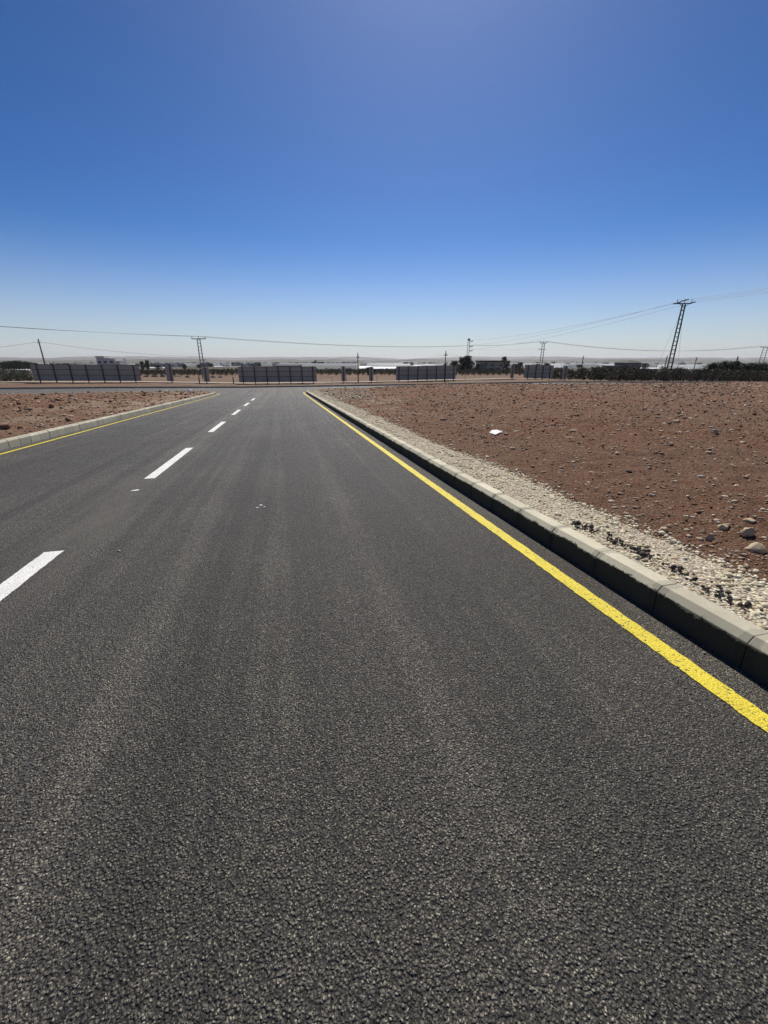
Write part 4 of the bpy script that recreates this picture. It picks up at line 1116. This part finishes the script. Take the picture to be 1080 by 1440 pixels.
for i in range(90):
    if i < 70: px = random.uniform(190, 500); D = random.choice((620, 720, 820, 1000, 1250, 1500)) * random.uniform(0.9, 1.1); g = 'houses of the far town on the left'; lab = 'small pale flat-roofed house in the far town on the left'
    else: px = random.uniform(480, 1080); D = random.uniform(900, 2600); g = 'houses scattered over the far plain'; lab = 'tiny pale house far out on the plain to the right'
    k = i % 6
    o = protos[k] if k not in used else copy_tree(protos[k]); used.add(k)
    p = at_depth(px, 512, D); o.location = (p.x, p.y, land1(p.x, p.y)); o.rotation_euler = (0, 0, -HEAD + random.uniform(-0.6, 0.6))
    tag(o, lab, 'house', g)
# plastic greenhouses on the plain
def greenhouse_mesh(L, Wd, Hh, spans):
    b = MB(); n = 8
    for s in range(spans):
        x0 = (s - spans / 2) * Wd; v = []
        for y in (0, L):
            for k in range(n + 1):
                a = math.pi * k / n; v.append((x0 + Wd / 2 - math.cos(a) * Wd / 2 * 0.995, y, Hh * 0.5 + math.sin(a) * Hh * 0.5 if 0 < k < n else -1.0))
        f = [(k, k + 1, n + 2 + k, n + 1 + k) for k in range(n)] + [tuple(range(n + 1))[::-1], tuple(n + 1 + k for k in range(n + 1))]
        b.add(v, f)
    return b.mesh('greenhouse')
gms = [greenhouse_mesh(45, 8.5, 3.6, 3), greenhouse_mesh(60, 9, 4.0, 5), greenhouse_mesh(38, 8, 3.4, 1)]
for g in gms: g.materials.append(M['plastic'])
def green(px, D, k, rz, label, group):
    p = at_depth(px, 512, D); o = bpy.data.objects.new('greenhouse', gms[k]); C.objects.link(o)
    o.location = (p.x, p.y, land1(p.x, p.y)); o.rotation_euler = (0, 0, rz); tag(o, label, 'greenhouse', group)
for row in range(5):
    D = 300 + row * 55; px = 500.0 + random.uniform(0, 5)
    while px < 602 - row * 6:
        green(px, D, 1 if row % 2 else 0, -HEAD + 1.571 + random.uniform(-0.04, 0.04), 'white plastic greenhouse in the bright block straight ahead', 'greenhouse block straight ahead')
        px += 62 * 613 / D * 1.02
for row, (D, a, b_) in enumerate([(420, 690, 1080), (520, 640, 1085), (660, 560, 1085), (850, 660, 1085), (1100, 520, 1085), (1500, 480, 1085), (2100, 560, 1085), (2900, 480, 1085)]):
    px = a + random.uniform(0, 30)
    while px < b_:
        if random.random() < 0.66:
            k = random.choice((0, 1, 1)); green(px, D * random.uniform(0.96, 1.04), k, -HEAD + 1.571 + random.uniform(-0.15, 0.15), 'long white plastic greenhouse on the plain beyond the orchard', 'greenhouses over the right plain')
        px += max(9, 64 * 613 / D * random.uniform(1.0, 1.9))
for i in range(18):      # more of them on the left
    green(random.uniform(0, 470), random.choice((700, 900, 1200, 1700)) * random.uniform(.9, 1.1), random.choice((0, 2, 1)), -HEAD + 1.571 + random.uniform(-0.5, 0.5), 'white plastic greenhouse among the far town on the left', 'greenhouses on the left plain')
# white plastic film spread over the seed beds
M['film'] = mat_simple('plastic_film', (0.80, 0.80, 0.78), 0.4, spec=0.5, var=0.1, scale=0.15)
def film(pxa, pxb, Da, Db, label):
    n, k = 26, 12
    U, W_ = np.meshgrid(np.linspace(0, 1, n), np.linspace(0, 1, k))
    X = np.zeros_like(U); Y = np.zeros_like(U)
    jag = 0.03 * (Db - Da) * fbm(U * 7 + pxa, W_ * 0, 3, 99)
    for i in range(k):
        for j in range(n):
            D = Da + (Db - Da) * W_[i, j] + jag[i, j]; p = at_depth(pxa + (pxb - pxa) * U[i, j] + 2 * fbm(W_[i, j] * 5 + Da, 0.0, 2, 98), 512, D); X[i, j], Y[i, j] = p.x, p.y
    Z = land(X, Y) + 0.35 + 0.10 * np.sin(U * 60)
    o = tag(link('plastic_film', grid_mesh('plastic_film', X, Y, Z), M['film']), label, 'plastic film', 'white plastic films on the plain')
    md = o.modifiers.new('thickness', 'SOLIDIFY'); md.thickness = 0.3; md.offset = -1
for (a, b_, Da, Db, lab) in [(503, 598, 330, 640, 'broad white plastic film covering the field straight ahead'), (594, 614, 420, 520, 'small white plastic film left of the third hoarding'),
        (560, 655, 760, 950, 'long white plastic film behind the third hoarding'), (722, 835, 420, 560, 'white plastic film behind the shortest hoarding'), (842, 872, 380, 450, 'short white plastic film left of the dark house'),
        (902, 938, 370, 460, 'white plastic film between dark house and tall pole'), (944, 985, 380, 470, 'white plastic film right of the tall ladder-like pole'), (900, 1010, 620, 800, 'long white plastic film behind the tall pole'),
        (700, 800, 750, 950, 'farther white plastic film above the shortest hoarding'), (1040, 1082, 420, 520, 'white plastic film at the right edge'), (205, 232, 420, 500, 'white plastic film right of the left hoarding'),
        (300, 338, 560, 680, 'white plastic film left of the hoarding ahead'), (8, 42, 300, 350, 'white plastic film at the left edge above the scrub'), (455, 480, 440, 540, 'white plastic film left of the left narrow panel'),
        (800, 900, 1050, 1400, 'distant white plastic film above the dark house'), (960, 1075, 950, 1250, 'distant white plastic film above the evergreen clump'), (240, 268, 700, 850, 'distant white plastic film left of the twin-leg pole')]:
    film(a, b_, Da, Db, lab)
# dark hedges and tree clumps over the plain
for i in range(110):
    D = random.choice((430, 560, 720, 950, 1300, 1700)) * random.uniform(0.9, 1.15); px = random.uniform(-10, 1090)
    if 495 < px < 610 and D < 520: continue
    p = at_depth(px, 512, D); s = random.uniform(0.3, 0.6)
    o = tree(ever[1], 'plain_tree', p.x, p.y, land1(p.x, p.y), s, random.uniform(0, 6), 'small dark tree among houses and greenhouses on the far plain', 'trees over the far plain'); o.scale = (s * 2.6, s * 2.0, s)

# ------------------------------------------------------------------ haze over the plain
b = MB(); b.box(-17200, 17200, -17200, 17200, -22, 130)
hz = b.mesh('haze'); hm = bpy.data.materials.new('haze'); hm.use_nodes = True
ht_ = hm.node_tree; ht_.nodes.remove(ht_.nodes['Principled BSDF'])
pv = ht_.nodes.new('ShaderNodeVolumePrincipled'); pv.inputs['Color'].default_value = (0.90, 0.91, 0.93, 1); pv.inputs['Density'].default_value = 0.00007; pv.inputs['Anisotropy'].default_value = 0.35
ht_.links.new(pv.outputs[0], ht_.nodes['Material Output'].inputs['Volume'])
tag(link('haze', hz, hm), 'thin pale haze hanging over the whole plain', 'haze', kind='stuff')
